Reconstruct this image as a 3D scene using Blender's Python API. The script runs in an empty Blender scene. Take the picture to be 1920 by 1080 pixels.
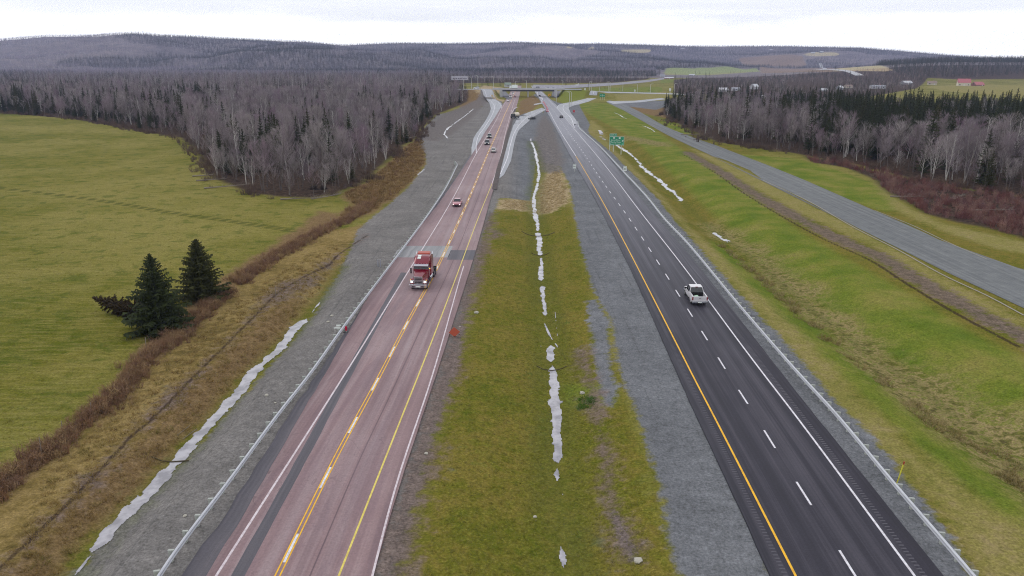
import bpy, bmesh, math, random
import numpy as np
from mathutils import Vector, Matrix
from mathutils.geometry import delaunay_2d_cdt

# ------------------------------------------------------------------ camera, sky, sun, exposure
SC = bpy.context.scene
COL = SC.collection
H = 30.5                                   # drone height above the road
F = 1400.0                                 # focal length in photo pixels (1920 wide)
TH = math.atan((540 - 115) / F)            # downward pitch
cam = bpy.data.objects.new('camera', bpy.data.cameras.new('camera'))
COL.objects.link(cam)
cam.location = (0, 0, H)
cam.rotation_euler = (math.pi / 2 - TH, 0, 0)
cam.data.sensor_width = 36
cam.data.lens = 36 * F / 1920
cam.data.clip_start = 0.5
cam.data.clip_end = 40000
SC.camera = cam
SC.view_settings.view_transform = 'Standard'
SC.view_settings.look = 'None'
SC.view_settings.exposure = 0.12
SC.view_settings.gamma = 1.0
SC.render.filter_size = 1.1
SC.cycles.filter_width = 1.1
SC.cycles.use_denoising = True
SC.cycles.denoising_prefilter = 'NONE'
try:
    SC.cycles.volume_bounces = 0
    SC.cycles.max_bounces = 5
    SC.cycles.diffuse_bounces = 2
    SC.cycles.glossy_bounces = 2
    SC.cycles.caustics_reflective = False
    SC.cycles.caustics_refractive = False
except Exception:
    pass

SUN_EL, SUN_AZ = math.radians(38), math.radians(-60)
world = bpy.data.worlds.new('World')
SC.world = world
world.use_nodes = True


def lin(v):
    v /= 255.0
    return v / 12.92 if v <= 0.04045 else ((v + 0.055) / 1.055) ** 2.4


def C(r, g, b):
    return (lin(r), lin(g), lin(b), 1.0)


class NT:
    """tiny helper for writing node trees"""
    def __init__(self, tree):
        self.t = tree
        self.N = tree.nodes
        self.L = tree.links

    def set(self, sock, v):
        if isinstance(v, bpy.types.NodeSocket):
            self.L.new(v, sock)
        elif v is not None:
            sock.default_value = v

    def node(self, kind, **kw):
        n = self.N.new(kind)
        for k, v in kw.items():
            setattr(n, k, v)
        return n

    def pos(self):
        return self.node('ShaderNodeNewGeometry').outputs['Position']

    def attr(self, name):
        n = self.node('ShaderNodeAttribute')
        n.attribute_name = name
        return n.outputs['Fac']

    def uv(self):
        return self.node('ShaderNodeUVMap', uv_map='UVMap').outputs['UV']

    def rand(self):
        return self.node('ShaderNodeObjectInfo').outputs['Random']

    def noise(self, vec, scale, detail=3, rough=0.55, dist=0.0):
        n = self.node('ShaderNodeTexNoise')
        self.set(n.inputs['Vector'], vec)
        n.inputs['Scale'].default_value = scale
        n.inputs['Detail'].default_value = detail
        n.inputs['Roughness'].default_value = rough
        n.inputs['Distortion'].default_value = dist
        return n.outputs['Fac']

    def scaled(self, vec, s, rot=0.0):
        m = self.node('ShaderNodeMapping')
        self.set(m.inputs['Vector'], vec)
        m.inputs['Scale'].default_value = s
        m.inputs['Rotation'].default_value = (0, 0, rot)
        return m.outputs['Vector']

    def math(self, op, a, b=None, c=None):
        n = self.node('ShaderNodeMath', operation=op)
        self.set(n.inputs[0], a)
        if b is not None:
            self.set(n.inputs[1], b)
        if c is not None:
            self.set(n.inputs[2], c)
        return n.outputs[0]

    def step(self, v, a, b):
        n = self.node('ShaderNodeMapRange', interpolation_type='SMOOTHSTEP')
        self.set(n.inputs['Value'], v)
        self.set(n.inputs['From Min'], a)
        self.set(n.inputs['From Max'], b)
        return n.outputs['Result']

    def mapr(self, v, a, b, c, d):
        n = self.node('ShaderNodeMapRange')
        self.set(n.inputs['Value'], v)
        for k, x in zip(('From Min', 'From Max', 'To Min', 'To Max'), (a, b, c, d)):
            self.set(n.inputs[k], x)
        return n.outputs['Result']

    def mix(self, f, a, b, mode='MIX'):
        n = self.node('ShaderNodeMix', data_type='RGBA', blend_type=mode)
        self.set(n.inputs['Factor'], f)
        self.set(n.inputs[6], a)
        self.set(n.inputs[7], b)
        return n.outputs[2]

    def ramp(self, f, stops):
        n = self.node('ShaderNodeValToRGB')
        self.set(n.inputs['Fac'], f)
        e = n.color_ramp.elements
        e[0].position, e[0].color = stops[0]
        e[1].position, e[1].color = stops[-1]
        for p, c in stops[1:-1]:
            x = e.new(p)
            x.color = c
        return n.outputs['Color']


wn = NT(world.node_tree)
bg = [n for n in wn.N if n.type == 'BACKGROUND'][0]
sky = wn.node('ShaderNodeTexSky', sky_type='NISHITA')
sky.sun_disc = False
sky.sun_elevation = SUN_EL
sky.sun_rotation = SUN_AZ
tc = wn.node('ShaderNodeTexCoord').outputs['Generated']
cl1 = wn.noise(wn.scaled(tc, (2.2, 1.6, 26)), 1.0, 5, 0.6, 0.4)
cl2 = wn.noise(wn.scaled(tc, (1.1, 0.9, 9)), 1.7, 4, 0.55)
sep = wn.node('ShaderNodeSeparateXYZ')
wn.L.new(tc, sep.inputs[0])
el = sep.outputs['Z']
cloudv = wn.math('ADD', wn.math('MULTIPLY', wn.step(el, 0.030, 0.066), 0.75), wn.math('MULTIPLY', wn.math('SUBTRACT', cl1, 0.5), 1.6))
cloud = wn.mix(wn.step(cloudv, 0.12, 0.8), (15.5, 15.4, 15.0, 1), (10.3, 10.5, 10.7, 1))
zen = wn.mix(wn.step(el, 0.12, 0.7), cloud, wn.mix(cl2, (9.6, 9.6, 9.9, 1), (7.0, 7.1, 7.5, 1)))
skycol = wn.mix(0.96, sky.outputs[0], zen)
wn.L.new(skycol, bg.inputs[0])
bg.inputs[1].default_value = 0.1

sun = bpy.data.objects.new('sun', bpy.data.lights.new('sun', 'SUN'))
COL.objects.link(sun)
sun.data.energy = 0.6
sun.data.angle = math.radians(28)
sun.data.color = (1.0, 0.96, 0.9)
# direction: from azimuth SUN_AZ (clockwise from +Y), elevation SUN_EL
_sd = Vector((math.sin(SUN_AZ) * math.cos(SUN_EL), math.cos(SUN_AZ) * math.cos(SUN_EL), math.sin(SUN_EL)))
sun.rotation_euler = (-_sd).to_track_quat('-Z', 'Y').to_euler()

# ------------------------------------------------------------------ projection helpers (photo pixel -> place)
cT, sT = math.cos(TH), math.sin(TH)


def ray(px, py):
    cx = (px - 960) / F
    cy = -(py - 540) / F
    return cx, cT + cy * sT, -sT + cy * cT


def W(px, py, z=0.0):
    dx, dy, dz = ray(px, py)
    t = (z - H) / dz
    return (dx * t, dy * t)


def WP(pts, z=0.0):
    return np.array([W(x, y, z) for x, y in pts])


def px_of(X, Y, Z):
    dy, dz = Y, Z - H
    depth = dy * cT - dz * sT
    up = dy * sT + dz * cT
    return 960 + F * X / depth, 540 - F * up / depth


# ------------------------------------------------------------------ numpy noise, distances
def hash2(ix, iy, seed):
    h = (ix.astype(np.int64) * 374761393 + iy.astype(np.int64) * 668265263 + seed * 1442695041) & 0xffffffff
    h = ((h ^ (h >> 13)) * 1274126177) & 0xffffffff
    h = h ^ (h >> 16)
    return (h & 0xffffff) / float(0xffffff)


def vnoise(x, y, seed=0):
    x = np.asarray(x, float)
    y = np.asarray(y, float)
    ix, iy = np.floor(x), np.floor(y)
    fx, fy = x - ix, y - iy
    fx, fy = fx * fx * (3 - 2 * fx), fy * fy * (3 - 2 * fy)
    a, b = hash2(ix, iy, seed), hash2(ix + 1, iy, seed)
    c, d = hash2(ix, iy + 1, seed), hash2(ix + 1, iy + 1, seed)
    return (a * (1 - fx) + b * fx) * (1 - fy) + (c * (1 - fx) + d * fx) * fy


def fnoise(x, y, seed=0, octv=4):
    s, a, t = 0, 0.5, 0
    for o in range(octv):
        s = s + a * vnoise(x * 2 ** o, y * 2 ** o, seed + o * 17)
        t += a
        a *= 0.55
    return s / t


def smooth(t):
    t = np.clip(t, 0, 1)
    return t * t * (3 - 2 * t)


def line_dist(X, Y, pl, cap=30.0):
    """distance to an open polyline, capped"""
    pl = np.asarray(pl, float)
    X = np.asarray(X, float)
    Y = np.asarray(Y, float)
    out = np.full(X.shape, cap)
    x0, y0 = pl.min(0) - cap
    x1, y1 = pl.max(0) + cap
    m = (X > x0) & (X < x1) & (Y > y0) & (Y < y1)
    if not m.any():
        return out
    xs, ys = X[m], Y[m]
    d = np.full(xs.shape, cap * cap)
    for (ax, ay), (bx, by) in zip(pl[:-1], pl[1:]):
        vx, vy = bx - ax, by - ay
        L2 = vx * vx + vy * vy + 1e-9
        t = np.clip(((xs - ax) * vx + (ys - ay) * vy) / L2, 0, 1)
        d = np.minimum(d, (xs - ax - vx * t) ** 2 + (ys - ay - vy * t) ** 2)
    out[m] = np.sqrt(d)
    return out


def poly_sd(X, Y, pl, cap=30.0):
    """signed distance to a closed polygon, positive inside, capped"""
    pl = np.asarray(pl, float)
    X = np.asarray(X, float)
    Y = np.asarray(Y, float)
    out = np.full(X.shape, -cap)
    x0, y0 = pl.min(0) - cap
    x1, y1 = pl.max(0) + cap
    m = (X > x0) & (X < x1) & (Y > y0) & (Y < y1)
    if not m.any():
        return out
    xs, ys = X[m], Y[m]
    d = np.full(xs.shape, cap * cap)
    ins = np.zeros(xs.shape, bool)
    nx = np.roll(pl, -1, 0)
    for (ax, ay), (bx, by) in zip(pl, nx):
        vx, vy = bx - ax, by - ay
        L2 = vx * vx + vy * vy + 1e-9
        t = np.clip(((xs - ax) * vx + (ys - ay) * vy) / L2, 0, 1)
        d = np.minimum(d, (xs - ax - vx * t) ** 2 + (ys - ay - vy * t) ** 2)
        if ay != by:
            c = ((ay > ys) != (by > ys)) & (xs < vx * (ys - ay) / (by - ay) + ax)
            ins ^= c
    d = np.sqrt(d)
    out[m] = np.where(ins, d, -d)
    return out


def curve(pts, step=2.0):
    """smooth open curve through world points (Catmull-Rom), about evenly stepped"""
    P = np.asarray(pts, float)
    P = np.vstack([2 * P[0] - P[1], P, 2 * P[-1] - P[-2]])
    out = []
    for i in range(1, len(P) - 2):
        a, b, c, d = P[i - 1], P[i], P[i + 1], P[i + 2]
        n = max(1, int(np.linalg.norm(c - b) / step))
        # centripetal-like tangents
        lb, lc, ld = np.linalg.norm(b - a) + 1e-6, np.linalg.norm(c - b) + 1e-6, np.linalg.norm(d - c) + 1e-6
        m1 = ((b - a) / lb * lc + (c - b) / lc * lb) / (lb + lc) * lc
        m2 = ((c - b) / lc * ld + (d - c) / ld * lc) / (lc + ld) * lc
        for k in range(n):
            t = k / n
            out.append((2 * t ** 3 - 3 * t ** 2 + 1) * b + (t ** 3 - 2 * t ** 2 + t) * m1 + (-2 * t ** 3 + 3 * t ** 2) * c + (t ** 3 - t ** 2) * m2)
    out.append(P[-2])
    return np.array(out)


# ------------------------------------------------------------------ the lie of the land
DITCH_MED = curve(WP([(1060, 1150), (1058, 1060), (1050, 950), (1045, 853), (1040, 753), (1033, 660), (1020, 560), (1014, 500), (1010, 433), (1002, 385), (1008, 340), (1006, 300), (997, 266)], -1.0), 3)
DITCH_L = curve(WP([(100, 1120), (190, 1015), (270, 930), (340, 855), (430, 752), (480, 692), (537, 638), (570, 600), (600, 560), (640, 500)], -0.9), 3)
DITCH_R = curve(WP([(2000, 930), (1880, 850), (1720, 720), (1600, 640), (1500, 560), (1400, 475), (1350, 440), (1273, 370), (1217, 323), (1193, 300), (1160, 280), (1130, 257)], -1.9), 4)
SKY = [(-700, 78), (-300, 76), (0, 72), (83, 64), (187, 63), (300, 66), (420, 69), (567, 74), (640, 81), (740, 77), (840, 78), (973, 77), (1073, 79), (1120, 78), (1227, 81), (1280, 83), (1480, 83), (1613, 86), (1680, 91), (1780, 100), (1893, 108), (2100, 112), (2500, 112)]
_su, _se = [], []
for _x, _y in SKY:
    a, b, c = ray(_x, _y)
    _su.append(a / b)
    _se.append(c / b)


def uof(px, py=120):
    a, b, c = ray(px, py)
    return a / b


OV_Y = 690.0


def T(X, Y):
    X = np.asarray(X, float)
    Y = np.asarray(Y, float)
    z = -1.1 * (1 - smooth((line_dist(X, Y, DITCH_MED) - 0.6) / 7.0))
    z -= 1.0 * (1 - smooth((line_dist(X, Y, DITCH_L) - 0.8) / 3.0))
    z -= 2.1 * (1 - smooth((line_dist(X, Y, DITCH_R) - 0.6) / 8.5))
    near = smooth((1500 - Y) / 300) * smooth((Y - 20) / 60)
    # embankments of the crossing road
    lf = smooth((-10 - X) / 6) * smooth((X + 400) / 150)
    rt = smooth((X - 41) / 6) * smooth((120 - X) / 70)
    dy = Y - OV_Y
    up = 6.5 * smooth((dy + 50) / 38) * smooth((34 - dy) / 20)
    upr = 6.5 * smooth((dy + 22) / 14) * smooth((34 - dy) / 20)
    z = z + lf * up + rt * upr
    # hills
    Yc = np.maximum(Y, 1.0)
    u = X / Yc
    es = np.interp(u, _su, _se)
    # gently different distances along the ridge
    Yr = np.interp(u, [-0.75, -0.35, -0.2, 0.0, 0.3, 0.5, 0.75], [3100, 3300, 3900, 4300, 4300, 4000, 3900])
    Yb = np.interp(u, [-0.75, -0.35, -0.2, 0.0, 0.15, 0.3, 0.75], [2000, 2000, 1700, 1650, 1900, 2500, 2500])
    zr = H + Yr * es - 11
    t = (Yc - Yb) / (Yr - Yb)
    tt = np.clip(t, 0, 1)
    prof = 0.25 * tt + 0.75 * smooth(tt * 0.5 + 0.0) * 2
    prof = np.clip(prof, 0, 1) * smooth(tt * 6)
    lump = (fnoise(X / 700.0, Y / 620.0, 5, 4) - 0.5) * 2 + (1 - np.abs(2 * vnoise(X / 1100.0 + 0.3, Y / 900.0, 15) - 1)) * 0.5 - 0.25
    env = 4 * tt * (1 - tt)
    zh = zr * prof + lump * 88 * env
    zh = np.maximum(zh, 0)
    over = np.clip(t - 1, 0, 3)
    zh = zh - over * 55 * (t > 1)
    # nearer wooded rise at the right
    rr = smooth((u - 0.25) / 0.33) * smooth((Yc - 1050) / 620)
    z2 = rr * (29 + 0 * X) * (1 - smooth((Yc - 1750) / 800) * 0.7)
    # a step in front of the right-hand woods: the field with the farm lies a little higher
    return z + np.maximum(zh, z2)


def TZ(x, y):
    return float(T(np.array([x]), np.array([y]))[0])


_ys = np.concatenate([np.linspace(25, 400, 120), np.geomspace(404, 8500, 260)])


def TW(px, py, lift=0.0):
    """first meeting of the view ray with the land"""
    dx, dy, dz = ray(px, py)
    t = _ys / dy
    X, Z = dx * t, H + dz * t
    g = T(X, _ys) + lift
    k = np.nonzero(Z < g)[0]
    if len(k) == 0 or k[0] == 0:
        return W(px, py)
    i = k[0]
    a, b = Z[i - 1] - g[i - 1], g[i] - Z[i]
    y = _ys[i - 1] + (_ys[i] - _ys[i - 1]) * a / (a + b)
    return (dx * y / dy, y)


def TWP(pts):
    return np.array([TW(x, y) for x, y in pts])


# ------------------------------------------------------------------ object helpers
def tag(o, label=None, cat=None, group=None, kind=None):
    if label:
        o['label'] = label
    if cat:
        o['category'] = cat
    if group:
        o['group'] = group
    if kind:
        o['kind'] = kind
    return o


def link(o, parent=None):
    COL.objects.link(o)
    if parent is not None:
        o.parent = parent
    return o


def empty(name, loc, rz=0.0, s=1.0):
    o = bpy.data.objects.new(name, None)
    o.empty_display_size = 0.3
    link(o)
    o.location = loc
    o.rotation_euler = (0, 0, rz)
    o.scale = (s, s, s)
    return o


def mesh_np(name, V, faces, mats, parent=None, uvs=None, attrs=None, mi=None, smooth_=False):
    """faces: array (n,3) or (n,4), or list of such arrays"""
    me = bpy.data.meshes.new(name)
    V = np.asarray(V, np.float32)
    if not isinstance(faces, list):
        faces = [faces]
    faces = [np.asarray(f, np.int32) for f in faces if len(f)]
    tot = np.concatenate([f.ravel() for f in faces])
    cnt = np.concatenate([np.full(len(f), f.shape[1], np.int32) for f in faces])
    me.vertices.add(len(V))
    me.vertices.foreach_set('co', V.ravel())
    me.loops.add(len(tot))
    me.loops.foreach_set('vertex_index', tot)
    me.polygons.add(len(cnt))
    st = np.concatenate([[0], np.cumsum(cnt)[:-1]]).astype(np.int32)
    me.polygons.foreach_set('loop_start', st)
    me.polygons.foreach_set('loop_total', cnt)
    if uvs is not None:
        ul = me.uv_layers.new(name='UVMap')
        ul.data.foreach_set('uv', np.asarray(uvs, np.float32)[tot].ravel())
    if attrs:
        for k, v in attrs.items():
            a = me.attributes.new(k, 'FLOAT', 'POINT')
            a.data.foreach_set('value', np.asarray(v, np.float32).ravel())
    for m in (mats if isinstance(mats, (list, tuple)) else [mats]):
        me.materials.append(m)
    if mi is not None:
        me.polygons.foreach_set('material_index', np.asarray(mi, np.int32))
    if smooth_:
        me.polygons.foreach_set('use_smooth', np.ones(len(cnt), bool))
    me.update(calc_edges=True)
    me.validate()
    o = bpy.data.objects.new(name, me)
    return link(o, parent)


def mat(name, col=None, rough=0.8, metal=0.0, emit=None, strength=0.0, spec=None):
    m = bpy.data.materials.new(name)
    m.use_nodes = True
    b = m.node_tree.nodes['Principled BSDF']
    if col is not None:
        b.inputs['Base Color'].default_value = col
    b.inputs['Roughness'].default_value = rough
    b.inputs['Metallic'].default_value = metal
    if spec is not None:
        b.inputs['Specular IOR Level'].default_value = spec
    if emit is not None:
        b.inputs['Emission Color'].default_value = emit
        b.inputs['Emission Strength'].default_value = strength
    return m


def nmat(name, fn, rough=0.85, spec=0.3, metal=0.0):
    m = mat(name, None, rough, metal, spec=spec)
    n = NT(m.node_tree)
    b = m.node_tree.nodes['Principled BSDF']
    r = fn(n)
    if isinstance(r, tuple):
        n.set(b.inputs['Base Color'], r[0])
        if r[1] is not None:
            n.set(b.inputs['Roughness'], r[1])
        if len(r) > 2 and r[2] is not None:
            bp = n.node('ShaderNodeBump')
            bp.inputs['Strength'].default_value = 0.6
            bp.inputs['Distance'].default_value = r[3]
            n.set(bp.inputs['Height'], r[2])
            n.L.new(bp.outputs[0], b.inputs['Normal'])
    else:
        n.set(b.inputs['Base Color'], r)
    return m


class MB:
    """collects boxes, bars, tubes, prisms and lofts, then becomes one mesh object"""
    def __init__(self):
        self.V, self.Fc = [], []

    def add(self, vs, fs):
        k = len(self.V)
        self.V += [tuple(v) for v in vs]
        self.Fc += [tuple(i + k for i in f) for f in fs]
        return self

    def box(self, x0, x1, y0, y1, z0, z1):
        v = [(x, y, z) for z in (z0, z1) for y in (y0, y1) for x in (x0, x1)]
        return self.add(v, [(0, 2, 3, 1), (4, 5, 7, 6), (0, 1, 5, 4), (2, 6, 7, 3), (0, 4, 6, 2), (1, 3, 7, 5)])

    def hexa(self, v):
        """8 corners: bottom loop then top loop"""
        return self.add(v, [(0, 3, 2, 1), (4, 5, 6, 7), (0, 1, 5, 4), (1, 2, 6, 5), (2, 3, 7, 6), (3, 0, 4, 7)])

    def loft(self, rings, cap=True):
        n = len(rings[0])
        k = len(self.V)
        for r in rings:
            self.V += [tuple(p) for p in r]
        for i in range(len(rings) - 1):
            for j in range(n):
                a, b = k + i * n + j, k + i * n + (j + 1) % n
                self.Fc.append((a, b, b + n, a + n))
        if cap:
            self.Fc.append(tuple(k + j for j in range(n))[::-1])
            e = k + (len(rings) - 1) * n
            self.Fc.append(tuple(e + j for j in range(n)))
        return self

    def tube(self, pts, r, n=8, cap=True):
        P = [Vector(p) for p in pts]
        rr = r if isinstance(r, (list, tuple)) else [r] * len(P)
        rings = []
        for i, p in enumerate(P):
            d = (P[min(i + 1, len(P) - 1)] - P[max(i - 1, 0)]).normalized()
            ref = Vector((0, 0, 1)) if abs(d.z) < 0.9 else Vector((1, 0, 0))
            a = d.cross(ref).normalized()
            b = a.cross(d).normalized()
            rings.append([p + (a * math.cos(2 * math.pi * j / n) + b * math.sin(2 * math.pi * j / n)) * rr[i] for j in range(n)])
        return self.loft(rings, cap)

    def disc(self, c, r, axis, w, n=20):
        a = Vector(axis).normalized()
        return self.tube([Vector(c) - a * w / 2, Vector(c) + a * w / 2], r, n)

    def build(self, name, m, parent=None, bevel=0.0, smooth_=False, seg=2):
        me = bpy.data.meshes.new(name)
        me.from_pydata(self.V, [], self.Fc)
        bm = bmesh.new()
        bm.from_mesh(me)
        bmesh.ops.recalc_face_normals(bm, faces=bm.faces)
        if bevel > 0:
            bmesh.ops.remove_doubles(bm, verts=bm.verts, dist=1e-5)
            es = [e for e in bm.edges if len(e.link_faces) == 2 and e.calc_face_angle(0) > 0.5]
            try:
                bmesh.ops.bevel(bm, geom=es, offset=bevel, segments=seg, affect='EDGES', profile=0.6)
            except Exception:
                pass
        bm.to_mesh(me)
        bm.free()
        if smooth_:
            for p in me.polygons:
                p.use_smooth = True
            try:
                me.set_sharp_from_angle(angle=math.radians(40))
            except Exception:
                pass
        me.materials.append(m)
        o = bpy.data.objects.new(name, me)
        return link(o, parent)


def children(o):
    return [c for c in bpy.data.objects if c.parent == o]


def copy_tree(o, loc=None, rz=None, s=None, parent=None, kids=None):
    c = o.copy()
    COL.objects.link(c)
    if parent is not None:
        c.parent = parent
    if loc is not None:
        c.location = loc
    if rz is not None:
        c.rotation_euler = (0, 0, rz)
    if s is not None:
        c.scale = s if isinstance(s, tuple) else (s, s, s)
    for ch in (kids if kids is not None else list(o.children)):
        copy_tree(ch, parent=c)
    return c


def text_mesh(body, size, m, parent, name='lettering', extrude=0.004, align='CENTER'):
    cu = bpy.data.curves.new(name, 'FONT')
    cu.body = body
    cu.size = size
    cu.align_x = align
    cu.align_y = 'CENTER'
    cu.extrude = extrude
    cu.resolution_u = 2
    tmp = bpy.data.objects.new('tmp', cu)
    COL.objects.link(tmp)
    dg = bpy.context.evaluated_depsgraph_get()
    me = bpy.data.meshes.new_from_object(tmp.evaluated_get(dg))
    me.name = name
    bpy.data.objects.remove(tmp)
    bpy.data.curves.remove(cu)
    me.materials.clear()
    me.materials.append(m)
    o = bpy.data.objects.new(name, me)
    return link(o, parent)
# ------------------------------------------------------------------ ground areas (photo outlines laid on the land)
def LN(pts, w, z=0.0):
    return ('line', curve(np.array([TW(x, y) if y > 215 else W(x, y) for x, y in pts]), 3), w)


def PG(pts, terr=False):
    return ('poly', np.array([TW(x, y) if (terr or y > 215) else W(x, y) for x, y in pts]), 0)


FOREST_L = [(-400, 190), (-60, 203), (0, 212), (123, 222), (187, 232), (283, 250), (333, 258), (356, 275), (377, 300), (400, 335), (423, 347), (467, 363), (520, 370), (590, 372), (640, 362), (680, 345), (720, 312), (762, 272), (790, 255), (792, 240), (820, 215), (868, 196), (880, 189), (880, 176), (868, 168), (845, 160), (845, 140), (700, 132), (600, 130), (450, 127), (-400, 127)]
FOREST_R = [(1238, 212), (1250, 222), (1297, 247), (1343, 267), (1413, 277), (1447, 281), (1500, 290), (1530, 297), (1587, 305), (1640, 317), (1700, 335), (1800, 352), (1920, 370), (2050, 385), (2300, 400), (2300, 216), (1920, 213), (1800, 210), (1700, 206), (1620, 200), (1500, 190), (1350, 186), (1290, 188), (1245, 194)]
SCRUB_R = [(1447, 281), (1490, 288), (1525, 306), (1580, 314), (1633, 337), (1655, 360), (1695, 380), (1723, 399), (1780, 415), (1860, 432), (1920, 450), (2300, 520), (2300, 400), (2050, 385), (1920, 370), (1800, 352), (1700, 335), (1587, 305), (1500, 290)]
SCRUB_L = [(640, 362), (680, 345), (720, 312), (762, 272), (790, 258), (800, 270), (800, 307), (773, 343), (737, 377), (700, 400), (660, 412), (630, 405), (655, 385)]
BRUSH_L = [(-60, 985), (0, 940), (60, 880), (110, 845), (170, 800), (215, 745), (262, 690), (330, 640), (380, 585), (440, 540), (500, 495), (560, 460), (610, 430), (650, 405), (620, 400)]
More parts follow.
